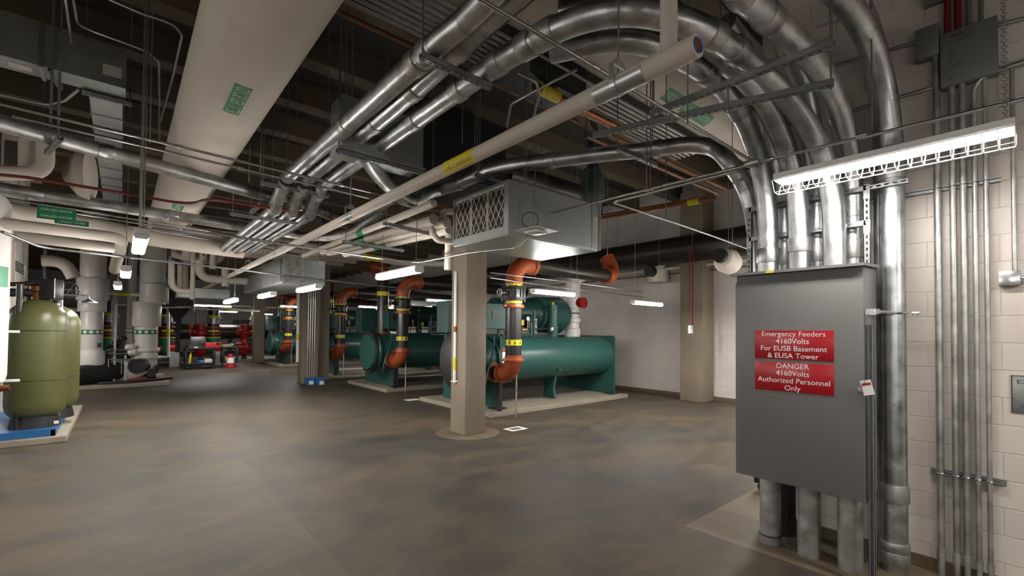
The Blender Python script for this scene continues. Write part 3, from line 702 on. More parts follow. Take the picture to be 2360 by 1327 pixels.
label_patch(t, 'Y', (.77, 0, 4.30), .375, (546, 232), .62, 10, 'CONDENSER WATER', 'green', .15, 1, 'insul')
label_patch(t, 'Y', (.77, 0, 4.30), .375, (409, 478), .40, 12, 'SUPPLY', 'green', .10, 1, 'insul')
# second white main, upper right
t = thing('insulated_main', 'second very large white insulated main behind the bending conduits', 'pipe', (4, 3.5, 5.55))
WM = (3.15, 3.52, 5.52)
obj('pipe_body', cyl(nb(), (3.05, 3.52, 5.52), (FX-.1, 3.52, 5.52), .375, 56), 'insul', t)
pts = smoothpath([(3.3, 3.52, 5.52), (3.0, 3.53, 5.52), (2.7, 3.62, 5.55), (2.5, 3.9, 5.62), (2.46, 4.3, 5.65)], 5)
obj('elbow', sweep(nb(), pts, .372, 40), 'insul', t)
label_patch(t, 'X', (0, 3.52, 5.52), .375, (1553, 228), .44, 15, 'RETURN', 'green', .13, -1, 'insul')
label_patch(t, 'X', (0, 3.52, 5.52), .375, (1606, 264), .78, 15, 'CHILLED WATER', 'green', .13, -1, 'insul')
# condensate drain
CXX, CZ, CR = 2.20, 3.348, .058
t = thing('condensate_pipe', 'long white insulated condensate drain pipe slanting across the middle', 'pipe', (CXX, 10, CZ))
pe = P(1608, 108, X=CXX); ye = pe.y
ys = P(440, 665, X=CXX).y
YE = P(446, 662, X=CXX).y; pts = [Vector((CXX, ye, CZ)), Vector((CXX, YE, CZ-.02))]
obj('pipe_body', cyl(nb(), pts[0], pts[1], CR, 32), 'insul', t)
yb = P(1541, 150, X=CXX).y
obj('branch', cyl(nb(), (CXX, yb, CZ), (CXX, yb, CEIL-.05), CR*.78, 28), 'insul', t)
obj('tee', lathe(nb(), (CXX, yb-.13, CZ), (0, 1, 0), [(0, CR), (.02, CR*1.06), (.24, CR*1.06), (.26, CR)], 30), 'insul', t)
obj('drop', sweep(nb(), fillet([Vector((CXX, YE-.2, CZ-.02)), Vector((CXX, YE+.1, CZ-.08)), Vector((CXX, YE+.12, CZ-.75))], .2), CR, 16), 'insul', t)
bm = nb(); lathe(bm, (CXX, ye-.004, CZ), (0, 1, 0), [(0, 0), (0, CR*.62), (.012, CR*.62)], 20); obj('pipe_plug', bm, 'copper', t)
bm = nb(); torus(bm, (CXX, ye-.002, CZ), (0, 1, 0), CR*.64, .006, 20, 6); obj('blue_gasket', bm, 'blue', t)
def shield(t, y0, y1, yb_):
    bm = nb(); n = 14; A = []
    for y in (y0, y1):
        for rr in (CR+.002, CR+.004):
            A.append([bm.verts.new((CXX+rr*math.cos(math.radians(-185+190*i/n)), y, CZ+rr*math.sin(math.radians(-185+190*i/n)))) for i in range(n+1)])
    for i in range(n):
        bm.faces.new((A[1][i], A[1][i+1], A[3][i+1], A[3][i])); bm.faces.new((A[0][i+1], A[0][i], A[2][i], A[2][i+1]))
        bm.faces.new((A[0][i], A[0][i+1], A[1][i+1], A[1][i])); bm.faces.new((A[2][i+1], A[2][i], A[3][i], A[3][i+1]))
    s = obj('saddle', bm, 'sheet', t)
    bm = nb()
    pl = [(CXX+(CR+.006)*math.cos(math.radians(a)), yb_, CZ+(CR+.006)*math.sin(math.radians(a))) for a in range(-180, 1, 15)]
    pl = [(CXX-CR-.006, yb_, CZ+.11)] + pl + [(CXX+CR+.006, yb_, CZ+.11)]
    # flat strap
    for a, b in zip(pl, pl[1:]):
        a = Vector(a); b = Vector(b); d = (b-a).normalized(); nn = Vector((d.z, 0, -d.x))
        vs = [bm.verts.new(v) for v in (a+Vector((0, -.018, 0)), a+Vector((0, .018, 0)), b+Vector((0, .018, 0)), b+Vector((0, -.018, 0)))]
        ws = [bm.verts.new(v.co+nn*.004) for v in vs]
        bm.faces.new(vs); bm.faces.new(ws[::-1])
        for i in range(4): bm.faces.new((vs[i], vs[(i+1) % 4], ws[(i+1) % 4], ws[i]))
    cyl(bm, (CXX-CR-.02, yb_, CZ+.10), (CXX+CR+.02, yb_, CZ+.10), .006, 8)
    prism(bm, [(CXX-CR-.008, CZ+.105), (CXX+CR+.008, CZ+.105), (CXX+.025, CZ+.145), (CXX-.025, CZ+.145)], 'Y', yb_-.012, yb_+.012)
    cyl(bm, (CXX, yb_, CZ+.12), (CXX, yb_, CEIL-.02), .0055, 8)
    obj('clevis_hanger', bm, 'galv', t)
pA = P(1378, 225, X=CXX).y; pB = P(1490, 170, X=CXX).y; pC = P(1425, 195, X=CXX).y
shield(t, min(pA, pB), max(pA, pB), pC)
for px, py in ((808, 480), (640, 565), (573, 604)):
    y = P(px, py, X=CXX).y; shield(t, y-.16, y+.16, y)
label_patch(t, 'Y', (CXX, 0, CZ), CR, (1052, 366), .45, 85, '', 'yellow', .045, -1, 'ink', lines=['CONDENSATE DRAIN', 'CONDENSATE DRAIN'])
# trapeze hangers along X and Y
def trapeze(label, p, q, up=True, w=.045, h=.045, rods=(0.04, .96), group=None, z1=CEIL-.02, ext=.04):
    p = Vector(p); q = Vector(q); t = thing('trapeze_hanger', label, 'pipe hanger', (p+q)/2, group)
    strutbar('strut', '', p, q, w, h, parent=t)
    for f in rods:
        r = p+(q-p)*f; obj('rod', cyl(nb(), (r.x, r.y, r.z-ext), (r.x, r.y, z1), .006, 8), 'rod', t)
    return t
ZS = 3.9-RP-.024
a = P(1922, 190, Z=3.63); b = P(1367, 312, Z=3.63); xm = (a.x+b.x)/2
trapeze('near slotted strut carrying the bending conduits above the cabinet', a, b, rods=(.01, .38, .7))
a2 = P(1922, 98, Z=3.72); b2 = P(1500, 262, Z=3.72); xm2 = (a2.x+b2.x)/2
trapeze('upper slotted strut carrying the bending conduits near the picture top', a2, b2, rods=(.01, .55))
a = P(970, 128, Z=ZS); b = P(1062, 178, Z=ZS)
trapeze('short strut under the leftmost overhead conduit, high in the picture', (a.x, a.y, ZS), (b.x+.25, a.y, ZS), rods=(.02,))
a = P(603, 418, Z=ZS); b = P(755, 455, Z=ZS)
trapeze('strut under the bend of the three overhead conduits', (a.x, (a.y+b.y)/2, ZS), (b.x, (a.y+b.y)/2, ZS))
a = P(530, 492, Z=3.5); b = P(688, 514, Z=3.5)
trapeze('farther strut under the lower run of the three overhead conduits', (a.x, a.y, 3.5), (b.x, a.y, 3.5))
a = P(780, 348, Z=3.72); b = P(968, 398, Z=3.72)
tz = trapeze('heavy strut under the galvanised pull box in the upper middle', (a.x-.02, a.y, 3.72), (b.x+.05, a.y, 3.72), rods=(.02, .98))
# pull box in the conduit rack
pb = thing('pull_box', 'galvanised sheet-metal pull box hanging in the conduit rack', 'pull box', (a.x+.5, a.y+.3, 3.75))
obj('body', box(nb(), a.x+.02, b.x+.02, a.y-.02, a.y+.32, 3.75, 4.32, .004), 'sheet', pb, False)
obj('bottom_flange', box(nb(), a.x, b.x+.04, a.y-.045, a.y-.02, 3.745, 3.775, .002), 'galv', pb, False)
# conduit elbow leaving the box and the long run over the air handler
e = [PT(s) for s in ((842, 360, 'Z', 3.80), (868, 398, 'Z', 3.72), (905, 437, 'Z', 3.62), (935, 460, 'Z', 3.60), (962, 462, 'Z', 3.66), (985, 446, 'Z', 3.78), (1015, 437, 'Z', 3.9), (1060, 422, 'Z', 3.9), (1110, 399, 'Z', 3.9), (1160, 385, 'Z', 3.9), (1270, 370, 'Z', 3.9), (1400, 354, 'Z', 3.9), (1500, 344, 'Z', 3.9), (1580, 334, 'Z', 3.9), (1640, 340, 'Z', 3.82))] 
e += [Vector((4.62, 2.05, 3.62)), Vector((4.76, 1.92, 3.3)), Vector((4.80, 1.86, 2.9)), Vector((4.80, 1.80, 2.2)), Vector((4.80, 1.80, 1.2))]
t, pe_ = bigpipe('feeder_conduit', 'thick conduit arching over the air handler toward the cabinet', e, (), r=.085)
for px, py in ((1060, 422), (1115, 398), (1272, 370), (1518, 341)):
    q = P(px, py, Z=3.9); best = min(range(1, len(pe_)-1), key=lambda i: (pe_[i]-q).length); coupling(t, pe_[best], pe_[best+1]-pe_[best-1], .085, .10)
a = P(1420, 340, Z=3.80); b = P(1512, 381, Z=3.80); trapeze('short strut under the arching conduit right of the air handler', a, (b.x, b.y, 3.80), rods=(.03, .9))
a = P(1097, 402, Z=3.80); b = P(1176, 428, Z=3.80); trapeze('short strut under the arching conduit above the filter rack', a, (b.x, b.y, 3.80), rods=(.03, .9))
# long conduits crossing the left
def xpipe(label, pa, pb, Z, r, m, coup=(), mk=(), name='overhead_pipe', cat='pipe', tail=(), n=18, R=.35, lead=(), straight=True):
    A = P(*pa, Z=Z); B = P(*pb, Z=Z); d = (B-A)
    w = [PT(s, Z) for s in lead] + [A, B] + [PT(s, Z) for s in tail]
    path = fillet(w, R, 8)
    t = thing(name, label, cat, A); obj('pipe_body', sweep(nb(), path, r, n), m, t)
    for f in coup: p = A+d*f; coupling(t, p, d, r, .14 if r > .05 else .06, over=.010 if r > .05 else .006)
    for f, g, mm in mk: obj('pipe_marker', cyl(nb(), A+d*f, A+d*g, r+.004, n), mm, t)
    return t, A, B
t, A, B = xpipe('thick steel conduit running from the upper left edge to the picture middle', (-40, 272), (745, 488), 3.86, RP, 'galvd', (.24,), tail=((775, 503, 'Z', 3.84), (810, 505, 'Z', 3.82), (850, 490, 'Z', 3.78), (905, 455, 'Z', 3.75)), name='feeder_conduit', cat='conduit', R=.4)
obj('coupling', cyl(nb(), P(742, 487, Z=3.86), P(752, 490, Z=3.86), RP+.01, 24), 'galvd', t)
t, A, B = xpipe('second thick steel conduit low across the left, bending up at its right end', (-40, 428), (690, 543), 3.72, RP, 'galvd', (.12, .5), tail=((760, 548, 'Z', 3.72), (815, 535, 'Z', 3.72), (858, 505, 'Z', 3.74), (880, 480, 'Z', 3.76)), name='feeder_conduit', cat='conduit', R=.6)
xpipe('slim conduit of a parallel pair over the left, upper one', (-30, 232), (905, 455), 3.75, .016, 'emt', (.35, .8), name='slim_conduit', cat='conduit', n=8)
xpipe('slim conduit of a parallel pair over the left, lower one', (28, 267), (880, 463), 3.70, .014, 'emt', (.5,), name='slim_conduit', cat='conduit', n=8)
run('red_conduit', 'thin red conduit curving below the thick left conduit', [(-20, 401), (60, 408), (318, 451), (435, 472), (475, 459), (520, 464), (700, 490)], .018, 'redline', Z=3.6, R=.5)
for k, (a, b, z, r, lab) in enumerate((((-20, 452), (700, 568), 3.80, .020, 'top'), ((-20, 462), (700, 574), 3.78, .018, 'second'), ((-20, 470), (690, 586), 3.75, .016, 'third'), ((60, 492), (600, 560), 3.72, .014, 'lowest'))):
    xpipe('slim conduit in the bundle below the second thick conduit, %s one' % lab, a, b, z, r, 'emt', (), name='slim_conduit', cat='conduit', n=8)
run('slim_conduit', 'long thin conduit running from the left edge past the near lamps to the column', [(5, 534), (95, 570), (300, 593), (520, 618), (700, 640), (1000, 672)], .018, 'rod', Z=3.0, R=.3)
# white insulated cross pipes on the left
t, A, B = xpipe('fat white insulated pipe with green labels across the left', (-30, 478), (372, 552), 3.62, .155, 'insul', (), tail=((520, 574), (560, 579)), n=24)
t2, A2, B2 = xpipe('white insulated pipe below the fat labelled one, turning away at its right end', (-30, 510), (282, 549), 3.35, .085, 'insul', tail=((264, 622, 'Z', 3.0),), n=20, R=.2)
xpipe('third white insulated pipe across the left, lowest of the stack', (35, 544), (262, 572), 3.1, .07, 'insul', n=18)
def tagplate(parent, c, w, h, m, lines, size, tm='letter', out=.0):
    """flat marker hung on the camera side of a pipe running along X"""
    c = Vector(c); obj('pipe_marker', box(nb(), c.x-w/2, c.x+w/2, c.y-.006, c.y, c.z-h/2, c.z+h/2, .001), m, parent, False)
    for i, l in enumerate(lines): text(l, size, (c.x, c.y-.0075, c.z+h/2-h*(i+.5)/len(lines)), (1, 0, 0), (0, 0, 1), tm, parent)
q = P(134, 496, Y=A.y-.17); q.y = (A.y if abs(A.y-B.y) < .01 else A.y)-.17
pm = P(134, 495, Z=3.62); tagplate(t, (pm.x, pm.y-.175, 3.60), .42, .19, 'green', ['CHILLED WATER', 'CHILLED WATER'], .045)
pm = P(168, 514, Z=3.52); tagplate(t, (pm.x, pm.y-.16, 3.50), .38, .08, 'green', ['CHILLED WATER'], .04)
# copper lines and conduit rack high up
def deckrun(label, px, Zv, r, m, x0, x1, cat='conduit', name='slim_conduit', group=None, n=8):
    p = P(*px, Z=Zv); o = obj(name, cyl(nb(), (x0, p.y, Zv), (x1, p.y, Zv), r, n), m); return tag(o, label, cat, group)
for k in range(8):
    p0 = P(1330, 176, Z=5.05); p1 = P(1250, 218, Z=5.05); y = p0.y+(p1.y-p0.y)*k/7
    tag(obj('rack_conduit', cyl(nb(), (1.2, y, 5.05), (7.6, y, 5.05), .024, 8), 'emt'), 'slim conduit in the ceiling rack of eight, row %s from the viewer' % ('one', 'two', 'three', 'four', 'five', 'six', 'seven', 'eight')[k], 'conduit', 'eight conduits of the ceiling rack')
for (px, z, r, m_, lab) in (((880, 38), 5.2, .045, 'orangepipe', 'thick orange-brown pipe high behind the white main'), ((850, 60), 5.2, .028, 'orangepipe', 'thin orange-brown pipe high behind the white main'), ((1585, 395), 4.9, .04, 'orangepipe', 'thick orange-brown pipe over the block wall'), ((1560, 405), 4.7, .03, 'orangepipe', 'thin orange-brown pipe over the block wall')):
    p = P(*px, Z=z); tag(obj('copper_pipe', cyl(nb(), (p.x-2.5, p.y, z), (p.x+(3.4 if px[0] < 1000 else 1.6), p.y, z), r, 10), m_), lab, 'pipe')
t = thing('copper_pipe', 'copper line with a yellow label rising past the dark header', 'pipe', P(1500, 480, Z=3.4)); a = P(1370, 506, Z=3.6); b = P(1650, 456, Z=3.6)
obj('pipe_body', cyl(nb(), a, b, .022, 10), 'copper', t); d = (b-a); obj('pipe_marker', cyl(nb(), a+d*.80, a+d*.88, .04, 12), 'yellow', t)
a = P(1380, 498, Z=3.75); b = P(1640, 452, Z=3.75); tag(obj('copper_pipe', cyl(nb(), a, b, .018, 10), 'copper'), 'thinner copper line just above the labelled one', 'pipe')
t = thing('copper_pipe', 'copper line with a yellow tag high above the condensate pipe', 'pipe', P(1270, 215, Z=4.8)); a = P(1232, 198, Z=4.8); b = P(1440, 300, Z=4.8)
obj('pipe_body', cyl(nb(), a, b, .05, 12), 'copper', t); d = b-a; obj('pipe_marker', cyl(nb(), a+d*.05, a+d*.22, .075, 14), 'yellow', t)
# long emt lines on the right
ZE = 3.36
p = P(1735, 376, Z=ZE)
emt_t = thing('lamp_conduit', 'slim conduit running above the caged lamp to the right edge', 'conduit', (3.85, 1.5, ZE))
obj('pipe_body', cyl(nb(), p, P(2400, 219, Z=ZE), .013, 10), 'emt', emt_t)
for px, py in ((1775, 367), (1985, 312)):
    q = P(px, py, Z=ZE); obj('coupling', cyl(nb(), q+Vector((0, .03, 0)), q-Vector((0, .03, 0)), .018, 10), 'shiny', emt_t)
obj('junction_fitting', box(nb(), p.x-.05, p.x+.05, p.y-.06, p.y+.06, ZE-.02, ZE+.02, .006), 'emt', emt_t)
run('lamp_conduit', 'slim conduit coming down from the picture top to the junction left of the caged lamp', [(1090, -12, 'Z', 3.68), (1735, 372, 'Z', 3.38)], .013, 'emt', Z=ZE, joints=(.9, 1.7))
run('lamp_conduit', 'slim conduit from the junction going left above the air handler', [(1735, 378), (1560, 420), (1250, 497)], .014, 'emt', Z=ZE, joints=(.8,))
run('lamp_conduit', 'slim conduit with a sharp bend going right to the cabinet frame', [(1700, 394), (1410, 466), (1560, 515), (1660, 550), (1735, 578)], .013, 'emt', Z=3.25, R=.05, joints=(1.2, 2.2))
run('lamp_conduit', 'slim conduit wandering below the air handler to the left', [(1215, 546), (1185, 572), (1080, 583), (960, 606), (820, 588), (560, 548), (420, 528)], .014, 'emt', Z=2.92, R=.15)
for k, (pts, z, lab) in enumerate((([(168, -10), (178, 55), (215, 72), (335, 116), (366, 140), (368, 325)], 5.0, 'lower bent conduit under the beams at upper left'), ([(245, -5), (330, 32), (400, 55), (420, 80), (400, 170), (370, 280)], 5.0, 'upper bent conduit under the beams at upper left'), ([(150, -10), (165, 100)], 4.9, 'short conduit at the top left above the duct'), ([(0, 218), (110, 242), (150, 232), (182, 205)], 4.4, 'curved conduit hanging under the left duct'), ([(1192, 168), (1235, 188), (1243, 215), (1230, 268)], 4.2, 'flexible conduit looping above the yellow tag'), ([(1168, 290), (1178, 240), (1250, 200), (1330, 160)], 4.2, 'slim conduit bending up beside the flexible loop'))):
    run('slim_conduit', lab, pts, .014, 'emt', Z=z, R=.12)
# threaded rods and conduits dropping from the deck on the left
for k, (px, py0, z, lab) in enumerate(((323, 520, 2.95, 'double rod left of the near lamp, left one'), (331, 522, 2.95, 'double rod left of the near lamp, right one'), (345, 330, 3.8, 'rod beside the white main, left one'), (117, 310, 3.9, 'rod at the left end of the thick conduit, left one'), (132, 320, 3.9, 'rod at the left end of the thick conduit, right one'), (660, 460, 3.7, 'rod behind the three overhead conduits'), (628, 420, 3.9, 'rod left of the bend of the overhead conduits'), (600, 400, 3.8, 'rod next to the white main'), (574, 420, 3.8, 'rod close to the right side of the white main'), (782, 350, 3.7, 'rod at the left of the pull box'), (794, 350, 3.8, 'conduit at the left of the pull box'), (1105, 390, 3.8, 'rod above the arching conduit'), (1065, 330, 3.9, 'rod in the dark duct area'), (1230, 390, 4.0, 'pair of rods above the air handler, left one'), (1246, 390, 4.0, 'pair of rods above the air handler, right one'), (1490, 440, 3.3, 'double rod right of the air handler, left one'), (1499, 440, 3.3, 'double rod right of the air handler, right one'), (1535, 505, 3.2, 'rod holding the bent conduit'), (1688, 558, 3.2, 'rod at the cabinet frame'), (1400, 590, 3.1, 'rod near the orange elbow'), (2010, 300, 3.4, 'long rod in front of the wall conduit'), (1585, 285, 3.4, 'rod by the condensate pipe end'), (808, 440, 3.7, 'rod over the second condensate clamp'))):
    p = P(px, py0, Z=z); tag(obj('threaded_rod', cyl(nb(), p, (p.x, p.y, CEIL-.02), .007 if px < 1000 else .006, 6), 'rod'), 'thin hanging ' + lab, 'rod', 'threaded rods from the deck')
for px in (1700, 1822):   # green ground straps
    pass
a = [PT(s) for s in ((1740, 272, 'Z', 3.72), (1738, 300, 'Z', 3.66), (1740, 330, 'Z', 3.55), (1745, 375, 'Z', 3.38))]
tag(obj('ground_wire', sweep(nb(), smoothpath(a, 4), .006, 6), 'green'), 'green ground wire hanging beside the left feeder conduit', 'wire')
a = [PT(s) for s in ((1818, 248, 'Z', 3.72), (1822, 280, 'Z', 3.66), (1816, 330, 'Z', 3.5), (1812, 365, 'Z', 3.40))]
tag(obj('ground_wire', sweep(nb(), smoothpath(a, 4), .008, 6), 'green'), 'green ground wire hanging beside the middle feeder conduit', 'wire')

# ================================================================ DUCTS AND AIR HANDLER
t = thing('supply_duct', 'long galvanised duct entering at the upper left', 'duct', (-1.2, 7.0, 4.6))
obj('duct_body', box(nb(), -3.2, -.02, 6.80, 7.12, 4.62, 5.05, .004), 'sheet', t, False)
for x in (-1.35, -.72): obj('flange', box(nb(), x, x+.035, 6.78, 7.14, 4.60, 5.07, .003), 'galv', t, False)
for x, z in ((-.10, 4.82), (-.12, 4.83)): pass
obj('label_plate', box(nb(), -.22, -.06, 6.795, 6.799, 4.72, 4.84), 'insul', t, False)
obj('label_plate', box(nb(), -.95, -.78, 6.90, 7.02, 4.615, 4.619), 'insul', t, False)
bm = nb(); a = P(240, 250, Z=4.6)
xa, xb = -.345, -.045
for k in range(9): box(bm, xa, xb, 7.14+k*.62, 7.14+k*.62+.60, 4.58, 4.95, .006); box(bm, xa-.012, xb+.012, 7.14+k*.62+.595, 7.14+k*.62+.625, 4.568, 4.962)
t = thing('branch_duct', 'ribbed galvanised branch duct running away from the left duct', 'duct', (-.2, 9.6, 4.58)); obj('duct_body', bm, 'sheet', t, False)
for y, lab in ((7.10, 'near'),): trapeze('strut rail under the end of the left duct', (-.40, 7.13, 4.585), (.04, 7.13, 4.585), rods=(.05, .95))
trapeze('strut rail under the left duct near the picture edge', (-.62, 6.74, 4.59), (-.58, 7.18, 4.59), rods=(.05,))
# air handler
ah = thing('air_handler', 'ceiling-hung galvanised air handler with white diamond-mesh filters', 'air handler', (4.1, 4.6, 3.0))
ax0, ax1, ay0, ay1, az0, az1 = 3.30, 4.93, 3.93, 5.07, 3.0, 3.62
obj('casing', box(nb(), ax0+.16, ax1, ay0, ay1, az0, az1, .006), 'sheet', ah, False)
obj('bottom_pan', box(nb(), ax0+.02, ax1-.02, ay0+.02, ay1-.02, az0-.012, az0), 'sheet', ah, False)
bm = nb(); box(bm, ax0, ax0+.16, ay0, ay0+.09, az0, az1, .004); box(bm, ax0, ax0+.16, ay1-.02, ay1, az0, az1, .003); box(bm, ax0, ax0+.16, ay0+.09, ay1-.02, az0, az0+.09, .003); box(bm, ax0, ax0+.16, ay0+.09, ay1-.02, az1-.03, az1, .003); box(bm, ax0+.12, ax0+.16, ay0+.05, ay1-.02, az0+.05, az1-.02)
obj('filter_rack', bm, 'sheet', ah, False)
fy0, fy1, fz0, fz1 = ay0+.09, ay1-.02, az0+.09, az1-.03
nw = 3; fw = (fy1-fy0)/nw
for k in range(nw):
    y0 = fy0+k*fw; y1 = y0+fw
    f = obj('filter', box(nb(), ax0+.04, ax0+.10, y0+.004, y1-.004, fz0, fz1), 'filter', ah, False)
    bm = nb(); x = ax0+.034
    for (ya, yb_, za, zb) in ((y0+.004, y0+.02, fz0, fz1), (y1-.02, y1-.004, fz0, fz1), (y0, y1, fz0, fz0+.014), (y0, y1, fz1-.014, fz1)): box(bm, x-.004, x+.004, ya, yb_, za, zb)
    cols = 2; rows = 2; cw = (fw-.03)/3; H = fz1-fz0
    dy = (fw-.04); slope = H/(dy*.95)
    nn = 5
    for i in range(-nn, nn*2):
        for sg in (1, -1):
            # diagonal band clipped to the frame
            y_s = y0+.02 + i*dy/3; pts = []
            za, zb = fz0, fz1; ya_ = y_s; yb2 = y_s+sg*dy*.98
            ta, tb = 0.0, 1.0
            dd = yb2-ya_
            lo, hi = y0+.02, y1-.02
            t0, t1 = (lo-ya_)/dd, (hi-ya_)/dd
            if t0 > t1: t0, t1 = t1, t0
            ta = max(0, t0); tb = min(1, t1)
            if tb-ta < .04: continue
            p_ = Vector((x-.003, ya_+dd*ta, za+(zb-za)*ta)); q_ = Vector((x-.003, ya_+dd*tb, za+(zb-za)*tb)); cyl(bm, p_, q_, .0078, 5)
    obj('filter_grid', bm, 'filterwhite', f, False)
bm = nb(); box(bm, ax1-.17, ax1-.155, ay0-.006, ay0, az0, az1); box(bm, ax0+.40, ax0+.41, ay0-.004, ay0, az0, az1); obj('panel_seam', bm, 'galv', ah, False)
obj('label_plate', box(nb(), ax1-.14, ax1-.04, ay0-.003, ay0-.0005, az0+.16, az0+.44), 'insul', ah, False)
obj('corner_post', box(nb(), ax1-.02, ax1+.015, ay0-.012, ay0+.02, az0, az1, .003), 'shiny', ah, False)
for (x, y) in ((ax0+.3, ay0+.06), (ax1-.2, ay0+.06), (ax1-.2, ay1-.06), (ax0+.3, ay1-.06)):
    obj('hanger_rod', cyl(nb(), (x, y, az1), (x, y, CEIL-.02), .007, 6), 'rod', ah)
# access point plate with cable coil
q = P(1236, 532, Z=2.98); q.y -= .0
ap = thing('access_point', 'white square plate with a small wireless box hanging before the air handler', 'access point', (3.05, 3.1, 2.95))
c = P(1236, 533, Z=2.95)
mx = Matrix.Translation(c) @ Matrix.Rotation(math.radians(4), 4, 'Z')
obj('plate', box(nb(), -.17, .17, -.17, .17, 0, .006, .001, mx), 'white', ap, False)
obj('router', box(nb(), -.12, .06, -.11, .07, -.035, -.004, .012, mx), 'white', ap)
obj('status_light', cyl(nb(), mx @ Vector((-.06, -.06, -.036)), mx @ Vector((-.06, -.06, -.034)), .010, 10), 'blue', ap)
bm = nb(); c2 = P(1222, 507, Z=3.06)
for k in range(3): torus(bm, c2+Vector((.012*k, .012*k, .004*k)), (FW.x, FW.y, 0), .085, .004, 26, 6)
obj('cable_coil', bm, 'black', ap)
obj('plug', box(nb(), .02, .10, .04, .08, -.018, 0, .003, mx), 'boxgrey', ap)
for s in (-.15, .15): p = mx @ Vector((s, 0, 0)); obj('wire', cyl(nb(), p, (p.x, p.y, CEIL-.02), .002, 5), 'rod', ap)
# dark duct behind the conduits
dk = thing('plenum_duct', 'black lined duct hanging behind the condensate pipe', 'duct', (3.6, 5.9, 4.1))
A = P(950, 385, Z=4.15); obj('duct_body', box(nb(), A.x, 4.68, A.y-.02, A.y+1.2, 4.15, 5.2, .01), 'darkduct', dk, False)
obj('edge_angle', box(nb(), A.x-.01, A.x+.01, A.y-.035, A.y-.02, 4.14, 5.2), 'strut', dk, False)
o = obj('grey_duct', box(nb(), 1, 1, 1, 1, 1, 1), 'sheet') ; bpy.data.objects.remove(o)
a = P(1152, 185, Z=4.9); t = obj('return_duct', box(nb(), a.x-.1, a.x+1.0, a.y-.5, a.y+.1, 4.9, 5.2, .004), 'darkduct', None, False); tag(t, 'dark green-grey duct above the conduit arc', 'duct')
# butterfly valve and dark reducer hanging at centre right
v = thing('reducer_valve', 'dark green tapered vessel with valve hanging right of the air handler', 'valve', P(1368, 440, Y=4.6))
cx = P(1366, 440, Y=4.6); x = cx.x; y = 5.0
cc = P(1366, 440, Y=y); x = cc.x
zz = [P(1366, yy, Y=y).z for yy in (335, 350, 392, 408, 450, 485, 505)]
obj('vessel', lathe(nb(), (x, y, 0), (0, 0, 1), [(zz[6], .07), (zz[5], .14), (zz[4], .205), (zz[3], .19), (zz[2], .11), (zz[1], .11)], 28), 'vessel', v)
obj('flange', lathe(nb(), (x, y, zz[2]-.02), (0, 0, 1), [(0, .1), (0, .15), (.03, .15), (.03, .1)], 20), 'black', v)
obj('valve_body', box(nb(), x-.09, x+.09, y-.09, y+.09, zz[1], zz[0]+.12, .02), 'black', v)
hw = P(1368, 285, Y=y-.1); bm = nb(); torus(bm, hw, (.3, -1, .2), .13, .012, 24, 6)
u_, v_ = frame((.3, -1, .2))
for k in range(3): cyl(bm, hw-(u_*math.cos(k*PI/3)+v_*math.sin(k*PI/3))*.13, hw+(u_*math.cos(k*PI/3)+v_*math.sin(k*PI/3))*.13, .008, 5)
obj('handwheel', bm, 'black', v)
xr = P(1240, 420, Y=5.6); run('dark_pipe', 'thick dark brown pipe behind the top of the air handler', [(xr.x-.6, 5.75, xr.z+.05), (xr.x+1.6, 5.75, xr.z+.05)], .20, 'darkpipe', n=20, cat='pipe')
a = P(108, 352, Z=3.86-RP-.03); b = P(140, 318, Z=3.86-RP-.03)
trapeze('short slotted strut under the thick conduit near the left picture edge', a, b, rods=(.15, .85))
for px, py in ((590, 470), (392, 585)):
    a = P(px, py+10, Z=3.69); trapeze('strut crossing under the slim conduit bundle, ' + ('right one' if px > 500 else 'left one'), (a.x, a.y-.35, 3.69), (a.x, a.y+.35, 3.69))
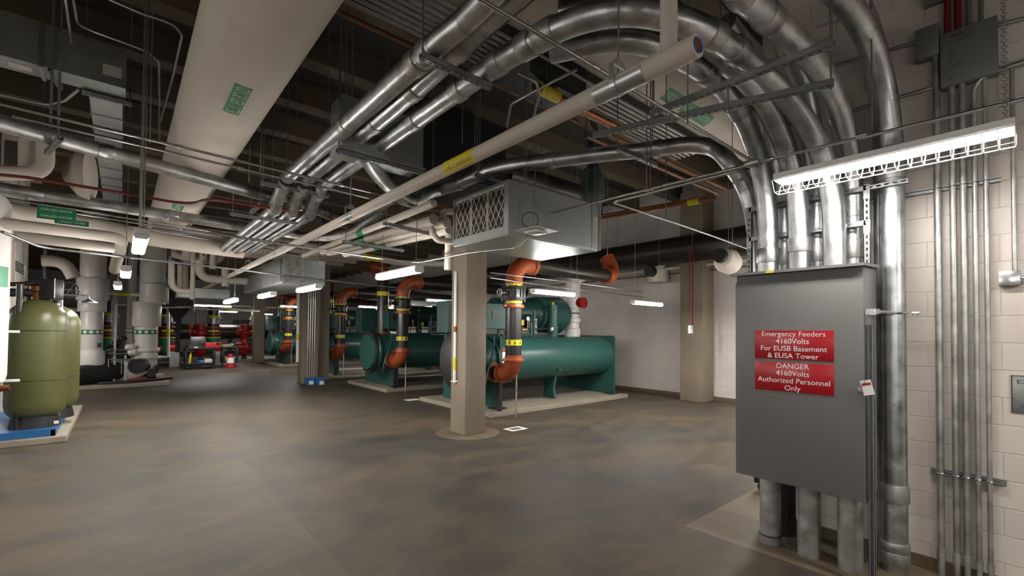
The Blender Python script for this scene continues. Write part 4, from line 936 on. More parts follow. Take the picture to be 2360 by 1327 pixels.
# ================================================================ CHILLERS
def chiller(label, black_head):
    t = thing('chiller', label, 'chiller', (8.6, 9.3, .11), 'row of teal chillers')
    VY, VZ, VR = 8.66, 1.22, .545
    obj('evaporator', lathe(nb(), (6.68, VY, VZ), (1, 0, 0), [(0, VR), (4.2, VR)], 48), 'teal', t)
    cv = obj('condenser', lathe(nb(), (6.68, 9.95, 1.12), (1, 0, 0), [(0, .52), (4.2, .52)], 40), 'teal', t)
    foot = [(8.10, .13), (8.10, 1.74), (8.16, 1.80), (10.45, 1.80), (10.5, 1.74), (10.5, .13)]
    for x in (6.62, 10.88):
        p = obj('tube_sheet', prism(nb(), foot, 'X', x-.03, x+.03), 'teal', t, False)
        obj('foot_pad', box(nb(), x-.16, x+.16, 8.06, 8.36, .11, .14, .004), 'black', p, False)
        bm = nb(); cyl(bm, (x-.04, 8.18, 1.70), (x+.04, 8.18, 1.70), .03, 10); obj('lifting_eye', bm, 'teald', p)
    bm = nb(); prism(bm, [(8.40, .80), (8.48, .40), (8.42, .14), (8.86, .14), (8.80, .40), (8.90, .80)], 'X', 8.72, 8.80); obj('mid_saddle', bm, 'teal', t, False)
    # water box at the left end
    wb_ = obj('water_box', lathe(nb(), (6.60, VY, VZ), (-1, 0, 0), [(0, .60), (.06, .60), (.06, .53), (.50, .53), (.50, .60), (.56, .60), (.60, .56)], 44), 'teal', t)
    bm = nb()
    for k in range(20):
        a = k*PI/10; cyl(bm, (6.52, VY+.565*math.cos(a), VZ+.565*math.sin(a)), (6.50, VY+.565*math.cos(a), VZ+.565*math.sin(a)), .016, 6)
    obj('bolt_ring', bm, 'teald', wb_)
    if black_head:
        obj('head_cover', lathe(nb(), (6.04, VY, VZ), (-1, 0, 0), [(0, .62), (0, .70), (.16, .71), (.30, .66), (.40, .50), (.46, .26), (.48, 0)], 44), 'black', t)
    else:
        obj('head_rim', lathe(nb(), (6.04, VY+.10, VZ), (-1, 0, 0), [(0, .50), (-.02, .66), (.06, .68), (.12, .66), (.13, .5)], 44), 'black', t)
        obj('head_cover', lathe(nb(), (6.00, VY, VZ), (-1, 0, 0), [(0, .55), (.14, .56), (.17, .54), (.18, 0)], 44), 'teal', t)
    bm = nb(); sweep(bm, smoothpath([(6.25, 8.18, .75), (6.10, 8.02, .62), (6.15, 7.98, 1.0), (6.35, 8.05, 1.45), (6.45, 8.15, 1.78)], 6), .022, 8); obj('davit_arm', bm, 'teal', t)
    # sight fitting, nozzle and name plates on the vessel
    obj('drain_nozzle', cyl(nb(), (8.6, 8.10, .92), (8.6, 8.24, .95), .045, 12), 'teal', t)
    a = P(1160, 790, Y=8.14)
    obj('warning_plate', box(nb(), a.x-.06, a.x+.10, 8.10, 8.112, 1.02, 1.42), 'paper', t, False)
    obj('warning_plate', box(nb(), a.x-.06, a.x+.10, 8.098, 8.110, 1.42, 1.52), 'orange', t, False)
    # compressor train on top
    cxe = P(1293, 740, Y=9.3).x
    obj('compressor', lathe(nb(), (cxe-1.15, 9.3, 2.38), (1, 0, 0), [(0, .30), (.02, .50), (.95, .53), (1.10, .46), (1.18, .25), (1.18, 0)], 36), 'teal', t)
    obj('motor', lathe(nb(), (cxe-2.6, 9.3, 2.40), (1, 0, 0), [(0, 0), (0, .30), (.05, .38), (1.25, .38), (1.3, .44), (1.42, .44)], 32), 'teald', t)
    xo = P(1274, 740, Y=8.75).x; zo = P(1274, 703, Y=8.75).z
    s = obj('oil_separator', lathe(nb(), (xo, 8.75, 1.68), (0, 0, 1), [(0, .17), (.06, .17), (.06, .145), (zo-1.68-.17, .145), (zo-1.68-.17, .185), (zo-1.68-.13, .185), (zo-1.68-.12, .15), (zo-1.68, .15), (zo-1.68, 0)], 28), 'teal', t)
    obj('yellow_cap', lathe(nb(), (xo, 8.75, zo), (0, 0, 1), [(0, .03), (.07, .045), (.09, .02)], 12), 'yellow', s)
    bx = P(1143, 700, Y=8.5).x
    c = obj('control_box', box(nb(), bx-.35, bx+.22, 8.40, 8.75, 1.95, 2.55, .01), 'teal', t, False)
    obj('display', box(nb(), bx-.2, bx+.05, 8.385, 8.398, 2.2, 2.38), 'blackgl', c, False)
    obj('starter_cabinet', box(nb(), bx-.9, bx-.40, 9.2, 9.7, 1.85, 2.62, .01), 'teald', t, False)
    for (x, y, z0, z1, r) in ((bx+.55, 8.8, 1.7, 2.35, .03), (bx+.9, 8.7, 1.72, 2.6, .022), (bx+1.3, 8.65, 1.72, 2.3, .05)):
        obj('refrigerant_line', sweep(nb(), fillet([(x, y, z0), (x, y, z1), (x+.25, y+.5, z1+.02)], .12, 5), r, 10), 'teal', t)
    bm = nb(); cyl(bm, (bx+.3, 8.62, 1.78), (xo-.3, 8.62, 1.82), .03, 8); cyl(bm, (bx+.3, 8.7, 1.95), (xo-.25, 8.7, 1.97), .02, 8); obj('oil_line', bm, 'teald', t)
    obj('copper_line', sweep(nb(), fillet([(bx+.25, 8.5, 1.76), (bx+.25, 8.42, 2.25), (bx+.6, 8.5, 2.28)], .05, 4), .010, 8), 'copper', t)
    rr = random.Random(5)
    for k in range(7):
        x = bx+.35+k*.33; z = 1.72+rr.random()*.1; h_ = .25+rr.random()*.45; y = 8.55+rr.random()*.35
        kind = k % 3
        if kind == 0: obj('sensor_valve', lathe(nb(), (x, y, z), (0, 0, 1), [(0, .03), (h_*.5, .03), (h_*.5, .07), (h_*.62, .07), (h_*.62, .035), (h_, .035), (h_, 0)], 12), 'teald', t)
        elif kind == 1: obj('hose', sweep(nb(), smoothpath([(x, y, z), (x+.06, y-.08, z+h_*.8), (x+.22, y-.05, z+h_), (x+.38, y+.1, z+h_*.5), (x+.42, y+.2, z)], 5), .014, 8), 'black', t)
        else: obj('junction_box', box(nb(), x-.09, x+.09, y-.05, y+.05, z+.1, z+.1+h_*.5, .01), 'teald', t, False); obj('tag_plate', box(nb(), x-.04, x+.04, y-.056, y-.051, z+.16, z+.24), 'paper', t, False)
    obj('gauge_board', box(nb(), xo-.75, xo-.45, 8.9, 8.93, 1.85, 2.25, .004), 'strut', t, False)
    obj('yellow_actuator', box(nb(), xo-1.15, xo-1.05, 8.75, 8.85, 2.05, 2.2, .02), 'yellow', t)
    return t
ch1 = chiller('nearest teal chiller with a black insulated head behind the near column', True)
ch2 = chiller('second teal chiller with a flat teal head left of the nearest column', False); ch2.location.y += 5.15
dup(ch2, (0, 5.15, 0), 'third teal chiller seen between the rough column and the orange elbows', 'row of teal chillers')
dup(ch2, (0, 12.4, 0), 'farthest teal chiller left of the second concrete column', 'row of teal chillers')
for k, (off, lab) in enumerate(((0, 'nearest'), (5.15, 'second'), (10.3, 'third'), (17.55, 'farthest'))):
    o = obj('equipment_pad', box(nb(), 6.15, 11.2, 7.86+off, 11.0+off, 0, .11, .012), 'pad', None, False); tag(o, 'low concrete pad under the %s chiller' % lab, 'equipment pad', 'chiller pads')
# risers
def riser(label):
    X, Y = 6.45, 7.47; t = thing('water_riser', label, 'pipe riser', (X, Y, 0), 'black and orange water risers')
    zn = P(1185, 862, Y=Y).z; zf1 = P(1185, 829, Y=Y).z; zf2 = P(1185, 706, Y=Y).z; zt_ = P(1185, 655, Y=Y).z
    r = .175
    e = obj('lower_elbow', sweep(nb(), fillet([(X, 7.84, zn), (X, Y, zn), (X, Y, zf1+.10)], .34, 12), r+.012, 24), 'orange', t)
    obj('grooved_coupling', lathe(nb(), (X, 7.80, zn), (0, 1, 0), [(0, r), (0, r+.05), (.07, r+.05), (.07, r)], 24), 'orange', t)
    obj('nozzle', cyl(nb(), (X, 7.85, zn), (X, 8.25, zn), r-.01, 22), 'blackpipe', t)
    obj('nozzle_coupling', lathe(nb(), (X, 8.10, zn), (0, 1, 0), [(0, r), (0, r+.055), (.08, r+.055), (.08, r)], 22), 'orange', t)
    obj('pipe_body', cyl(nb(), (X, Y, zf1-.02), (X, Y, zt_), r, 28), 'blackpipe', t)
    for z in (zf1, zf2):
        bm = nb(); lathe(bm, (X, Y, z-.035), (0, 0, 1), [(0, r), (0, r+.045), (.03, r+.055), (.07, r+.045), (.07, r)], 28)
        for s in (-1, 1): box(bm, X+s*(r+.07)-.04, X+s*(r+.07)+.04, Y-.03, Y+.03, z-.02, z+.03, .01)
        obj('grooved_coupling', bm, 'orange', t)
    zb = P(1185, 789, Y=Y).z
    b = obj('arrow_band', cyl(nb(), (X, Y, zb-.06), (X, Y, zb+.06), r+.003, 28), 'yellow', t)
    bm = nb()
    for a in range(0, 360, 40):
        a = math.radians(a); c = Vector((X+(r+.006)*math.cos(a), Y+(r+.006)*math.sin(a), zb)); tdir = Vector((-math.sin(a), math.cos(a), 0)); n = Vector((math.cos(a), math.sin(a), 0))
        for q, w0, w1, z0, z1 in ((0, .009, .009, .045, 0), (0, .026, .001, .0, -.045)):
            vs = [bm.verts.new(c+tdir*s*w+Vector((0, 0, z))+n*h) for h in (0, .002) for s, w, z in ((-1, w0, z0), (1, w0, z0), (1, w1, z1), (-1, w1, z1))]
            for f in ((0, 1, 2, 3), (7, 6, 5, 4), (0, 4, 5, 1), (1, 5, 6, 2), (2, 6, 7, 3), (3, 7, 4, 0)): bm.faces.new([vs[i] for i in f])
    obj('arrow', bm, 'ink', b, False)
    zv0, zv1 = P(1185, 690, Y=Y).z, P(1185, 664, Y=Y).z
    obj('yellow_ring', cyl(nb(), (X, Y, zv0-.09), (X, Y, zv0-.03), r+.012, 26), 'yellow', t)
    obj('yellow_ring', cyl(nb(), (X, Y, zv1+.03), (X, Y, zv1+.10), r+.012, 26), 'yellow', t)
    bm = nb(); lathe(bm, (X, Y, zv0-.02), (0, 0, 1), [(0, r), (0, r+.09), (.06, r+.10), (.06, r+.05), (zv1-zv0-.02, r+.05), (zv1-zv0-.02, r+.10), (zv1-zv0+.04, r+.09), (zv1-zv0+.04, r)], 26)
    for k in range(12):
        a = k*PI/6; cyl(bm, (X+(r+.07)*math.cos(a), Y+(r+.07)*math.sin(a), zv0-.05), (X+(r+.07)*math.cos(a), Y+(r+.07)*math.sin(a), zv1+.06), .014, 6)
    v = obj('butterfly_valve', bm, 'blackgl', t)
    bm = nb(); cyl(bm, (X-.2, Y-.02, (zv0+zv1)/2), (X-.42, Y-.05, (zv0+zv1)/2), .05, 12); obj('gear_operator', bm, 'blackgl', v)
    bm = nb(); torus(bm, (X-.44, Y-.05, (zv0+zv1)/2), (-1, -.1, 0), .07, .010, 16, 6); obj('handwheel', bm, 'strut', v)
    xe = P(1225, 612, Y=Y).x; ze = P(1232, 612, Y=Y).z
    obj('upper_elbow', sweep(nb(), fillet([(X, Y, zt_), (X, Y, ze), (X+.55, Y, ze)], .40, 12), r+.014, 26), 'orange', t)
    for x in (X+.50,): obj('grooved_coupling', lathe(nb(), (x, Y, ze), (1, 0, 0), [(0, r), (0, r+.05), (.08, r+.05), (.08, r)], 24), 'orange', t)
    obj('support_post', box(nb(), X-.045, X+.045, Y+.42, Y+.51, .012, zn-r+.02), 'black', t, False)
    obj('base_plate', box(nb(), X-.19, X+.19, Y+.30, Y+.62, 0, .014, .003), 'brownbox', t, False)
    px = X+.18; obj('side_post', cyl(nb(), (px, Y+.10, 0), (px, Y+.10, zn), .02, 8), 'galvd', t)
    obj('gauge_tap', sweep(nb(), fillet([(X+.15, Y-.12, zf2-.5), (X+.27, Y-.15, zf2-.5), (X+.27, Y-.15, zf2-.3)], .03, 4), .012, 8), 'copper', t)
    obj('gauge', cyl(nb(), (X+.27, Y-.17, zf2-.26), (X+.27, Y-.12, zf2-.26), .045, 16), 'shiny', t)
    return t, ze, X, Y
rs, ze, rx, ry = riser('nearest black and orange riser, right of the near column')
dup(rs, (0, 5.15, 0), 'second black and orange riser, in front of the second chiller', 'black and orange water risers')
dup(rs, (0, 10.3, 0), 'third black and orange riser, right of the rough column', 'black and orange water risers')
dup(rs, (0, 17.55, 0), 'farthest black and orange riser, left of the second column', 'black and orange water risers')
# horizontal return from the nearest riser
xe = P(1400, 625, Y=ry).x
t = thing('return_pipe', 'dark steel pipe from the nearest riser to an orange elbow at the right', 'pipe', (rx+1.5, ry, ze))
obj('pipe_body', cyl(nb(), (rx+.57, ry, ze), (xe-.05, ry, ze), .18, 26), 'darkpipe', t)
obj('elbow', sweep(nb(), fillet([(xe-.08, ry, ze), (xe+.36, ry, ze), (xe+.36, ry+.30, ze+.55)], .40, 10), .20, 24), 'orange', t)
obj('grooved_coupling', lathe(nb(), (xe-.10, ry, ze), (1, 0, 0), [(0, .18), (0, .235), (.08, .235), (.08, .18)], 24), 'orange', t)
for off, lab in ((5.15, 'second'), (10.3, 'third'), (17.55, 'farthest')):
    tag(obj('return_pipe', cyl(nb(), (rx+.57, ry+off, ze), (rx+5.0, ry+off, ze), .18, 20), 'darkpipe'), 'dark steel pipe leaving the top elbow of the %s riser' % lab, 'pipe')
# upper nozzle risers with yellow lettering on the heads
def top_riser(label, off):
    X = P(882, 740, Y=14.15).x; Y = 9.0+off; t = thing('head_riser', label, 'pipe riser', (X, Y, 1.7), 'black risers with yellow writing')
    z1 = P(882, 648, Y=14.15).z; r = .19
    obj('pipe_body', cyl(nb(), (X, Y, 1.62), (X, Y, z1), r, 24), 'blackpipe', t)
    obj('flange', lathe(nb(), (X, Y, 1.78), (0, 0, 1), [(0, r), (0, r+.07), (.05, r+.07), (.05, r)], 24), 'orange', t)
    zb = P(882, 677, Y=14.15).z; obj('arrow_band', cyl(nb(), (X, Y, zb-.07), (X, Y, zb+.07), r+.004, 24), 'yellow', t)
    zy = P(895, 720, Y=14.0).z
    text('VTOO', .17, (X+.04, Y-r-.004, zy), (0, 0, 1), (-1, 0, 0), 'yellow', t, 'spray_writing', .003)
    obj('upper_fitting', sweep(nb(), fillet([(X, Y, z1), (X, Y, z1+.40), (X-.5, Y, z1+.45)], .25, 8), r+.012, 20), 'orange', t)
    obj('red_handwheel', torus(nb(), (X-.35, Y-.2, z1+.25), (0, -1, 0), .13, .02, 20, 6), 'red', t)
    return t
top_riser('black riser with yellow spray writing on the second chiller head', 5.15)
top_riser('black riser with yellow writing standing on the third chiller head', 10.3)
top_riser('black riser with yellow marks on the farthest chiller head', 17.55)
top_riser('black riser on the nearest chiller head, hidden behind the near column', 0)
# dark header, white cross line and fittings before the far wall
t = thing('dark_header', 'huge dark insulated header running along the far right wall', 'pipe', (11.95, 12, 4.25))
obj('pipe_body', cyl(nb(), (11.95, 2.2, 4.25), (11.95, 40, 4.25), .38, 40), 'darkpipe', t)
for y in (4.2, 8.8, 14.0, 20.0): obj('hanger_rod', cyl(nb(), (11.95, y, 4.5), (11.95, y, CEIL-.02), .01, 6), 'rod', t)
a = P(1430, 638, X=12.3); b = P(1690, 594, X=12.3)
tag(obj('wall_pipe', cyl(nb(), (12.3, a.y+3, (a.z+b.z)/2), (12.3, b.y-1.5, (a.z+b.z)/2), .045, 12), 'insul'), 'pale pipe just below the dark header along the far wall', 'pipe')
a = P(1560, 625, X=12.45)
run('red_conduit', 'thin red conduit strung below the dark header', [(12.5, 14, a.z-.05), (12.5, 3.0, a.z-.05)], .015, 'redline')
for k, px in enumerate((1590, 1597)):
    a = P(px, 610, Y=6.02); b = P(px, 754, Y=6.02); tag(obj('red_conduit', cyl(nb(), (a.x, 6.025, b.z-.01), (a.x, 6.025, a.z+.5), .018, 8), 'redline'), ('left', 'right')[k]+' of the two red conduits running down the pilaster', 'conduit')
a = P(1593, 759, Y=6.0)
t = thing('alarm_box', 'small white alarm box at the foot of the red conduits on the pilaster', 'alarm box', (a.x, 6.0, a.z))
obj('body', box(nb(), a.x-.075, a.x+.075, 5.985, 6.052, a.z-.105, a.z+.105, .012), 'white', t); obj('lens', cyl(nb(), (a.x, 5.975, a.z+.04), (a.x, 5.986, a.z+.04), .035, 14), 'strut', t)
a = P(1516, 632, Y=7.6); t = thing('drum_cap', 'white insulated drum-shaped pipe cap hanging right of the orange elbow', 'pipe cap', (a.x, 7.6, a.z))
obj('cap', lathe(nb(), (a.x, 7.6, P(1516, 651, Y=7.6).z), (0, 0, 1), [(0, 0), (0, .30), (.02, .31), (.38, .31), (.40, .24), (.9, .24)], 32), 'insul', t)
obj('side_flange', cyl(nb(), (a.x-.50, 7.6, a.z+.05), (a.x-.30, 7.6, a.z+.05), .16, 18), 'black', t)
a = P(1680, 606, Y=4.4); t = thing('half_cap', 'white insulated elbow end with black ring left of the cabinet top', 'pipe cap', (a.x, 4.4, a.z))
obj('cap', lathe(nb(), (a.x-.33, 4.4, a.z+.10), (1, 0, -.25), [(0, .12), (.05, .20), (.25, .27), (.45, .24), (.66, .10), (.68, 0)], 28), 'insul', t)
obj('side_flange', cyl(nb(), (a.x-.45, 4.4, a.z+.12), (a.x-.36, 4.4, a.z+.10), .15, 18), 'black', t)
run('slim_conduit', 'slim conduit slanting in front of the far wall at right, upper', [(1130, 628), (1330, 652), (1480, 672)], .012, 'emt', Z=3.0)
run('slim_conduit', 'slim conduit slanting in front of the far wall at right, lower', [(1130, 640), (1300, 664), (1480, 684)], .012, 'emt', Z=2.95)
# white riser with bulges at the right end of the nearest chiller
YW = 9.35; xw = P(1320, 720, Y=YW).x; f = lambda y_: P(1320, y_, Y=YW).z
t = thing('white_riser', 'white insulated pipe riser with bulged fittings behind the nearest chiller', 'pipe riser', (xw, YW, 1.7))
prof = [(f(776)-.1, .20), (f(768), .24), (f(758), .24), (f(756), .20), (f(744), .20), (f(742), .24), (f(734), .24), (f(732), .20), (f(724), .19), (f(712), .19), (f(710), .23), (f(688), .25), (f(672), .23)]
obj('pipe_body', lathe(nb(), (xw, YW, 0), (0, 0, 1), prof, 28), 'pvc', t)
obj('elbow', sweep(nb(), smoothpath([(xw, YW, f(674)), (xw+.02, YW, f(655)), (xw+.12, YW, f(640)), (xw+.40, YW-.05, f(628))], 6), .23, 24), 'pvc', t)
obj('clamp', torus(nb(), (xw, YW, f(722)), (0, 0, 1), .20, .02, 22, 6), 'brownbox', t)
a = P(1342, 697, Y=9.0); g = obj('actuator', lathe(nb(), (a.x, 8.95, a.z), (0, 1, 0), [(0, 0), (0, .15), (.04, .16), (.24, .14), (.26, 0)], 24), 'red', t)
obj('handwheel', torus(nb(), (a.x+.16, 9.05, a.z), (1, -.3, 0), .15, .012, 22, 6), 'red', t)
for k, px in enumerate((1352, 1362, 1372)):
    a = P(px, 720, Y=11.0); obj('frame_post', box(nb(), a.x-.02, a.x+.02, 10.98, 11.02, .11, a.z+.15), ('strut', 'darkpipe', 'strut')[k], t, False)
# fan coil pipes left of the air handler
def tube(name, label, pts, r, m='insul', R=.12, n=14, cat='pipe', Z=None): return run(name, label, pts, r, m, Z=Z, R=R, cat=cat, n=n)
Yp = 5.5
tube('insulated_pipe', 'white insulated pipe dropping in an S at the left of the filter rack', [(1046, 486, 'Y', 5.5), (1020, 488, 'Y', 5.5), (1020, 512, 'Y', 5.5), (996, 498, 'Y', 5.45), (997, 540, 'Y', 5.45), (1010, 553, 'Y', 5.45), (1050, 558, 'Y', 5.45)], .045, R=.08)
tube('insulated_pipe', 'white insulated vertical pipe with rounded end beside the near column top', [(1034, 520, 'Y', 5.75), (1034, 560, 'Y', 5.75), (1032, 622, 'Y', 5.75)], .055)
for k, (a, b, lab) in enumerate((((1000, 468), (700, 590), 'uppermost'), ((1000, 505), (820, 556), 'second'), ((1030, 512), (840, 560), 'third'), ((1035, 528), (870, 566), 'lowest'))):
    t = thing('insulated_pipe', 'white insulated pipe in the green-banded bundle by the air handler, %s' % lab, 'pipe', P(*b, Z=3.35), 'green-banded pipe bundle')
    A = P(*a, Z=3.35); B = P(*b, Z=3.35); d = B-A
    A2 = B+d*.6 if k else B
    obj('pipe_body', cyl(nb(), A, A2, .045 if k == 0 else .075, 16), 'insul', t)
    if k: obj('pipe_marker', cyl(nb(), A+d*.82, A+d*1.02, .079, 16), 'green', t)
    else: obj('pipe_marker', cyl(nb(), A+d*.40, A+d*.44, .05, 16), 'green', t)
trapeze('strut under the green-banded white pipes', P(790, 556, Z=3.25), P(930, 578, Z=3.25))
trapeze('second strut nearer the filter rack under the white pipes', P(885, 515, Z=3.25), P(1000, 540, Z=3.25))
# pipe with the yellow marker
t = thing('insulated_pipe', 'white insulated pipe with a yellow marker crossing left of the near column', 'pipe', P(795, 582, Z=3.9))
w = [P(*s, Z=3.9) for s in ((350, 520), (666, 559), (795, 582), (925, 606), (1036, 608))]
obj('pipe_body', sweep(nb(), fillet(w, .4, 6), .088, 18), 'insul', t)
a = P(834, 589, Z=3.9); b = P(872, 596, Z=3.9); obj('pipe_marker', cyl(nb(), a, b, .092, 18), 'yellow', t)
d = (b-a).normalized(); m_ = (a+b)/2
for dz in (.03, -.035): text('CONDENSATE', .05, (m_.x, m_.y-.10, m_.z+dz), d, (0, 0, 1), 'ink', t)
for k in range(3):
    t = thing('insulated_pipe', 'broad white pipe, %s of a flat group of three above the second column' % ('upper', 'middle', 'lower')[k], 'pipe', P(700, 585, Z=4.2), 'flat group of three white pipes')
    a = P(600-20*k, 570+7*k, Z=4.2); b = P(850-30*k, 594+6*k, Z=4.2); obj('pipe_body', cyl(nb(), a, b, .12, 16), 'insul', t)
    if k == 1: dd = b-a; obj('pipe_marker', cyl(nb(), a+dd*.13, a+dd*.22, .124, 16), 'green', t)
# second air handler
def uprect(name, label, corner, z0, h, lx, ly, cat='air handler', m='sheet'):
    c = P(*corner, Z=z0); t = thing(name, label, cat, (c.x+lx/2, c.y+ly/2, z0))
    obj('casing', box(nb(), c.x, c.x+lx, c.y, c.y+ly, z0, z0+h, .006), m, t, False)
    obj('end_panel', box(nb(), c.x-.03, c.x, c.y+.04, c.y+ly-.04, z0+.04, z0+h-.04, .004), 'boxgrey', t, False)
    obj('access_panel', box(nb(), c.x+.06, c.x+lx*.5, c.y-.008, c.y, z0+.05, z0+h-.05, .003), 'galvd', t, False)
    for dx in (.1, lx-.1): obj('hanger_rod', cyl(nb(), (c.x+dx, c.y+.1, z0+h), (c.x+dx, c.y+.1, CEIL-.02), .007, 6), 'rod', t)
    return t, c
uprect('air_handler', 'grey sheet-metal air handler hanging above the second column', (650, 652), 2.95, .60, .95, 4.2)
a = P(530, 690, Z=2.8); o = obj('duct', box(nb(), a.x-1.3, a.x, a.y, a.y+.6, 2.8, 3.1, .01), 'sheet', None, False); tag(o, 'low bright galvanised duct far back above the tool carts', 'duct'); obj('hanger_rod', cyl(nb(), (a.x-.3, a.y+.5, 3.2), (a.x-.3, a.y+.5, CEIL+.002), .007, 6), 'rod', o)

# ================================================================ LEFT SIDE
def vtank(label, px, yc, r, ztop, zbase, m='tank', base=True):
    x = P(px, 800, Y=yc).x; t = thing('softener_tank', label, 'tank', (x, yc, zbase))
    H = ztop-zbase
    prof = [(zbase+.16, 0), (zbase+.16, r*.55), (zbase+.20, r*.82), (zbase+.27, r*.96), (zbase+.38, r), (ztop-.40, r), (ztop-.28, r*.97), (ztop-.17, r*.86), (ztop-.08, r*.64), (ztop-.02, r*.34), (ztop, r*.22), (ztop+.03, r*.2)]
    obj('shell', lathe(nb(), (x, yc, 0), (0, 0, 1), prof, 56), m, t)
    obj('foot_ring', lathe(nb(), (x, yc, zbase), (0, 0, 1), [(0, r*.84), (.02, r*.84), (.22, r*.74), (.25, r*.74)], 44), 'black', t)
    return t, x
PT_Y = 11.15
pad = obj('equipment_pad', box(nb(), -4.2, -.66, 10.55, 14.6, 0, .10, .01), 'pad', None, False); tag(pad, 'low concrete pad under the green tanks at left', 'equipment pad')
sk = thing('tank_skid', 'blue painted steel skid under the green tanks', 'skid', (-1.9, 12, .10))
bm = nb()
for (x0, x1, y0, y1) in ((-3.4, -.80, 10.66, 10.72), (-3.4, -.80, 13.9, 13.96), (-.86, -.80, 10.66, 13.96), (-3.4, -3.34, 10.66, 13.96)): box(bm, x0, x1, y0, y1, .10, .205, .004)
obj('rails', bm, 'blue', sk, False); obj('deck_plate', box(nb(), -3.4, -.80, 10.66, 13.96, .205, .215), 'blue', sk, False)
ztop = P(90, 690, Y=PT_Y).z
t, xt = vtank('large olive green fibreglass tank at the left', 86, PT_Y, .375, ztop, .215)
for yy in (762, 877):
    z = P(90, yy, Y=PT_Y-.37).z; obj('strap', torus(nb(), (xt, PT_Y, z), (0, 0, 1), .376, .006, 48, 6), 'black', t)
lx = P(130, 970, Y=PT_Y-.3); obj('serial_plate', box(nb(), lx.x-.03, lx.x+.03, PT_Y-.31, PT_Y-.30, .27, .32), 'paper', t, False)
t2, xt2 = vtank('second olive green tank mostly hidden behind the large one', 122, PT_Y+.95, .375, ztop-.05, .215)
obj('strap', torus(nb(), (xt2, PT_Y+.95, P(150, 865, Y=PT_Y+.9).z), (0, 0, 1), .376, .006, 48, 6), 'black', t2)
# valve head
vh = thing('valve_head', 'black plastic control valve with gauges on top of the large green tank', 'valve', (xt, PT_Y, ztop))
obj('neck', lathe(nb(), (xt, PT_Y, ztop), (0, 0, 1), [(0, .09), (.12, .09), (.14, .12), (.22, .12), (.24, .06)], 22), 'copper', vh)
q = P(119, 666, Y=PT_Y-.1); mx = Matrix.Translation(q) @ Matrix.Rotation(math.radians(-35), 4, 'Z')
obj('control_box', box(nb(), -.13, .12, -.10, .10, -.18, .17, .02, mx), 'blackgl', vh)
obj('box_edge', box(nb(), .118, .130, -.105, -.090, -.16, .18, .002, mx), 'strut', vh, False)
z1 = P(60, 672, Y=PT_Y).z; z2 = P(60, 655, Y=PT_Y).z
obj('manifold', cyl(nb(), P(20, 674, Y=PT_Y), P(82, 674, Y=PT_Y), .07, 16), 'blackpipe', vh)
obj('upper_manifold', cyl(nb(), P(20, 655, Y=PT_Y), P(98, 652, Y=PT_Y), .035, 12), 'blackpipe', vh)
w = P(160, 668, Y=PT_Y+.6)
hwv = thing('gate_valve', 'black gate valve handwheel right of the tank control box', 'valve', w)
bm = nb(); torus(bm, w, (.5, -1, .1), .14, .014, 26, 6); u_, v_ = frame((.5, -1, .1))
for k in range(3): cyl(bm, w-(u_*math.cos(k*PI/3)+v_*math.sin(k*PI/3))*.14, w+(u_*math.cos(k*PI/3)+v_*math.sin(k*PI/3))*.14, .010, 5)
obj('handwheel', bm, 'blackgl', hwv); obj('stem', cyl(nb(), w, w+Vector((-.2, .45, 0)), .03, 10), 'darkpipe', hwv)
obj('bonnet', cyl(nb(), w+Vector((-.2, .45, -.5)), w+Vector((-.2, .45, .1)), .09, 14), 'blackgl', hwv)
w = P(80, 652, Y=PT_Y+.4); g2 = thing('gate_valve', 'smaller black valve handwheel behind the tank control valve', 'valve', w)
obj('handwheel', torus(nb(), w, (0, -.4, 1), .12, .012, 22, 6), 'blackgl', g2); obj('stem', cyl(nb(), w, w-Vector((0, 0, .25)), .025, 10), 'darkpipe', g2)
# safety shower
t = thing('safety_shower', 'drench shower head on a horizontal arm above the green tank', 'shower', P(205, 690, Y=11.6))
a = P(143, 679, Y=11.6); b = P(205, 681, Y=11.6)
obj('arm', cyl(nb(), a, b, .015, 10), 'galvd', t); obj('riser_pipe', cyl(nb(), (a.x, 11.6, 0), (a.x, 11.6, a.z), .018, 10), 'galvd', t)
c = P(205, 683, Y=11.6); obj('shower_head', lathe(nb(), c, (0, 0, -1), [(0, .015), (.04, .02), (.07, .06), (.11, .13), (.12, .13), (.12, 0)], 26), 'galv', t)
# blue-black post, clips and copper drain
p = P(42, 800, Y=10.9); tag(obj('standpipe', cyl(nb(), (p.x, 10.9, .215), (p.x, 10.9, P(42, 655, Y=10.9).z), .045, 14), 'blackpipe'), 'dark upright pipe left of the large green tank', 'pipe')
# white tank at the edge
xw2 = P(21, 700, Y=9.7).x-.40
t = thing('white_tank', 'white pipe-like tank cut off by the left picture edge', 'tank', (xw2, 9.7, 0))
zb = P(10, 889, Y=9.7).z; zt2 = P(10, 455, Y=9.7).z
obj('shell', lathe(nb(), (xw2, 9.7, 0), (0, 0, 1), [(zb, 0), (zb, .30), (zb+.06, .38), (zb+.16, .40), (zt2-.1, .40), (zt2, .34), (zt2+.02, 0)], 40), 'pvc', t)
zg0, zg1 = P(4, 662, Y=9.6).z, P(4, 615, Y=9.6).z
wraplabel(t, 'Z', (xw2, 9.7, 0), .40, -100, -12, zg0, zg1, 'green')
for k in range(3): obj('leg', cyl(nb(), (xw2+.3*math.cos(k*2.1), 9.7+.3*math.sin(k*2.1), 0), (xw2+.3*math.cos(k*2.1), 9.7+.3*math.sin(k*2.1), zb+.05), .03, 10), 'darkpipe', t)
for yy in (764, 877): q = P(30, yy, Y=10.3); obj('clip', box(nb(), q.x-.09, q.x+.07, 10.28, 10.34, q.z-.02, q.z+.02, .008), 'white', t)
p = P(8, 950, Y=9.5); t = thing('copper_drain', 'copper drain tube with valve at the lower left edge', 'pipe', (p.x, 9.5, 0))
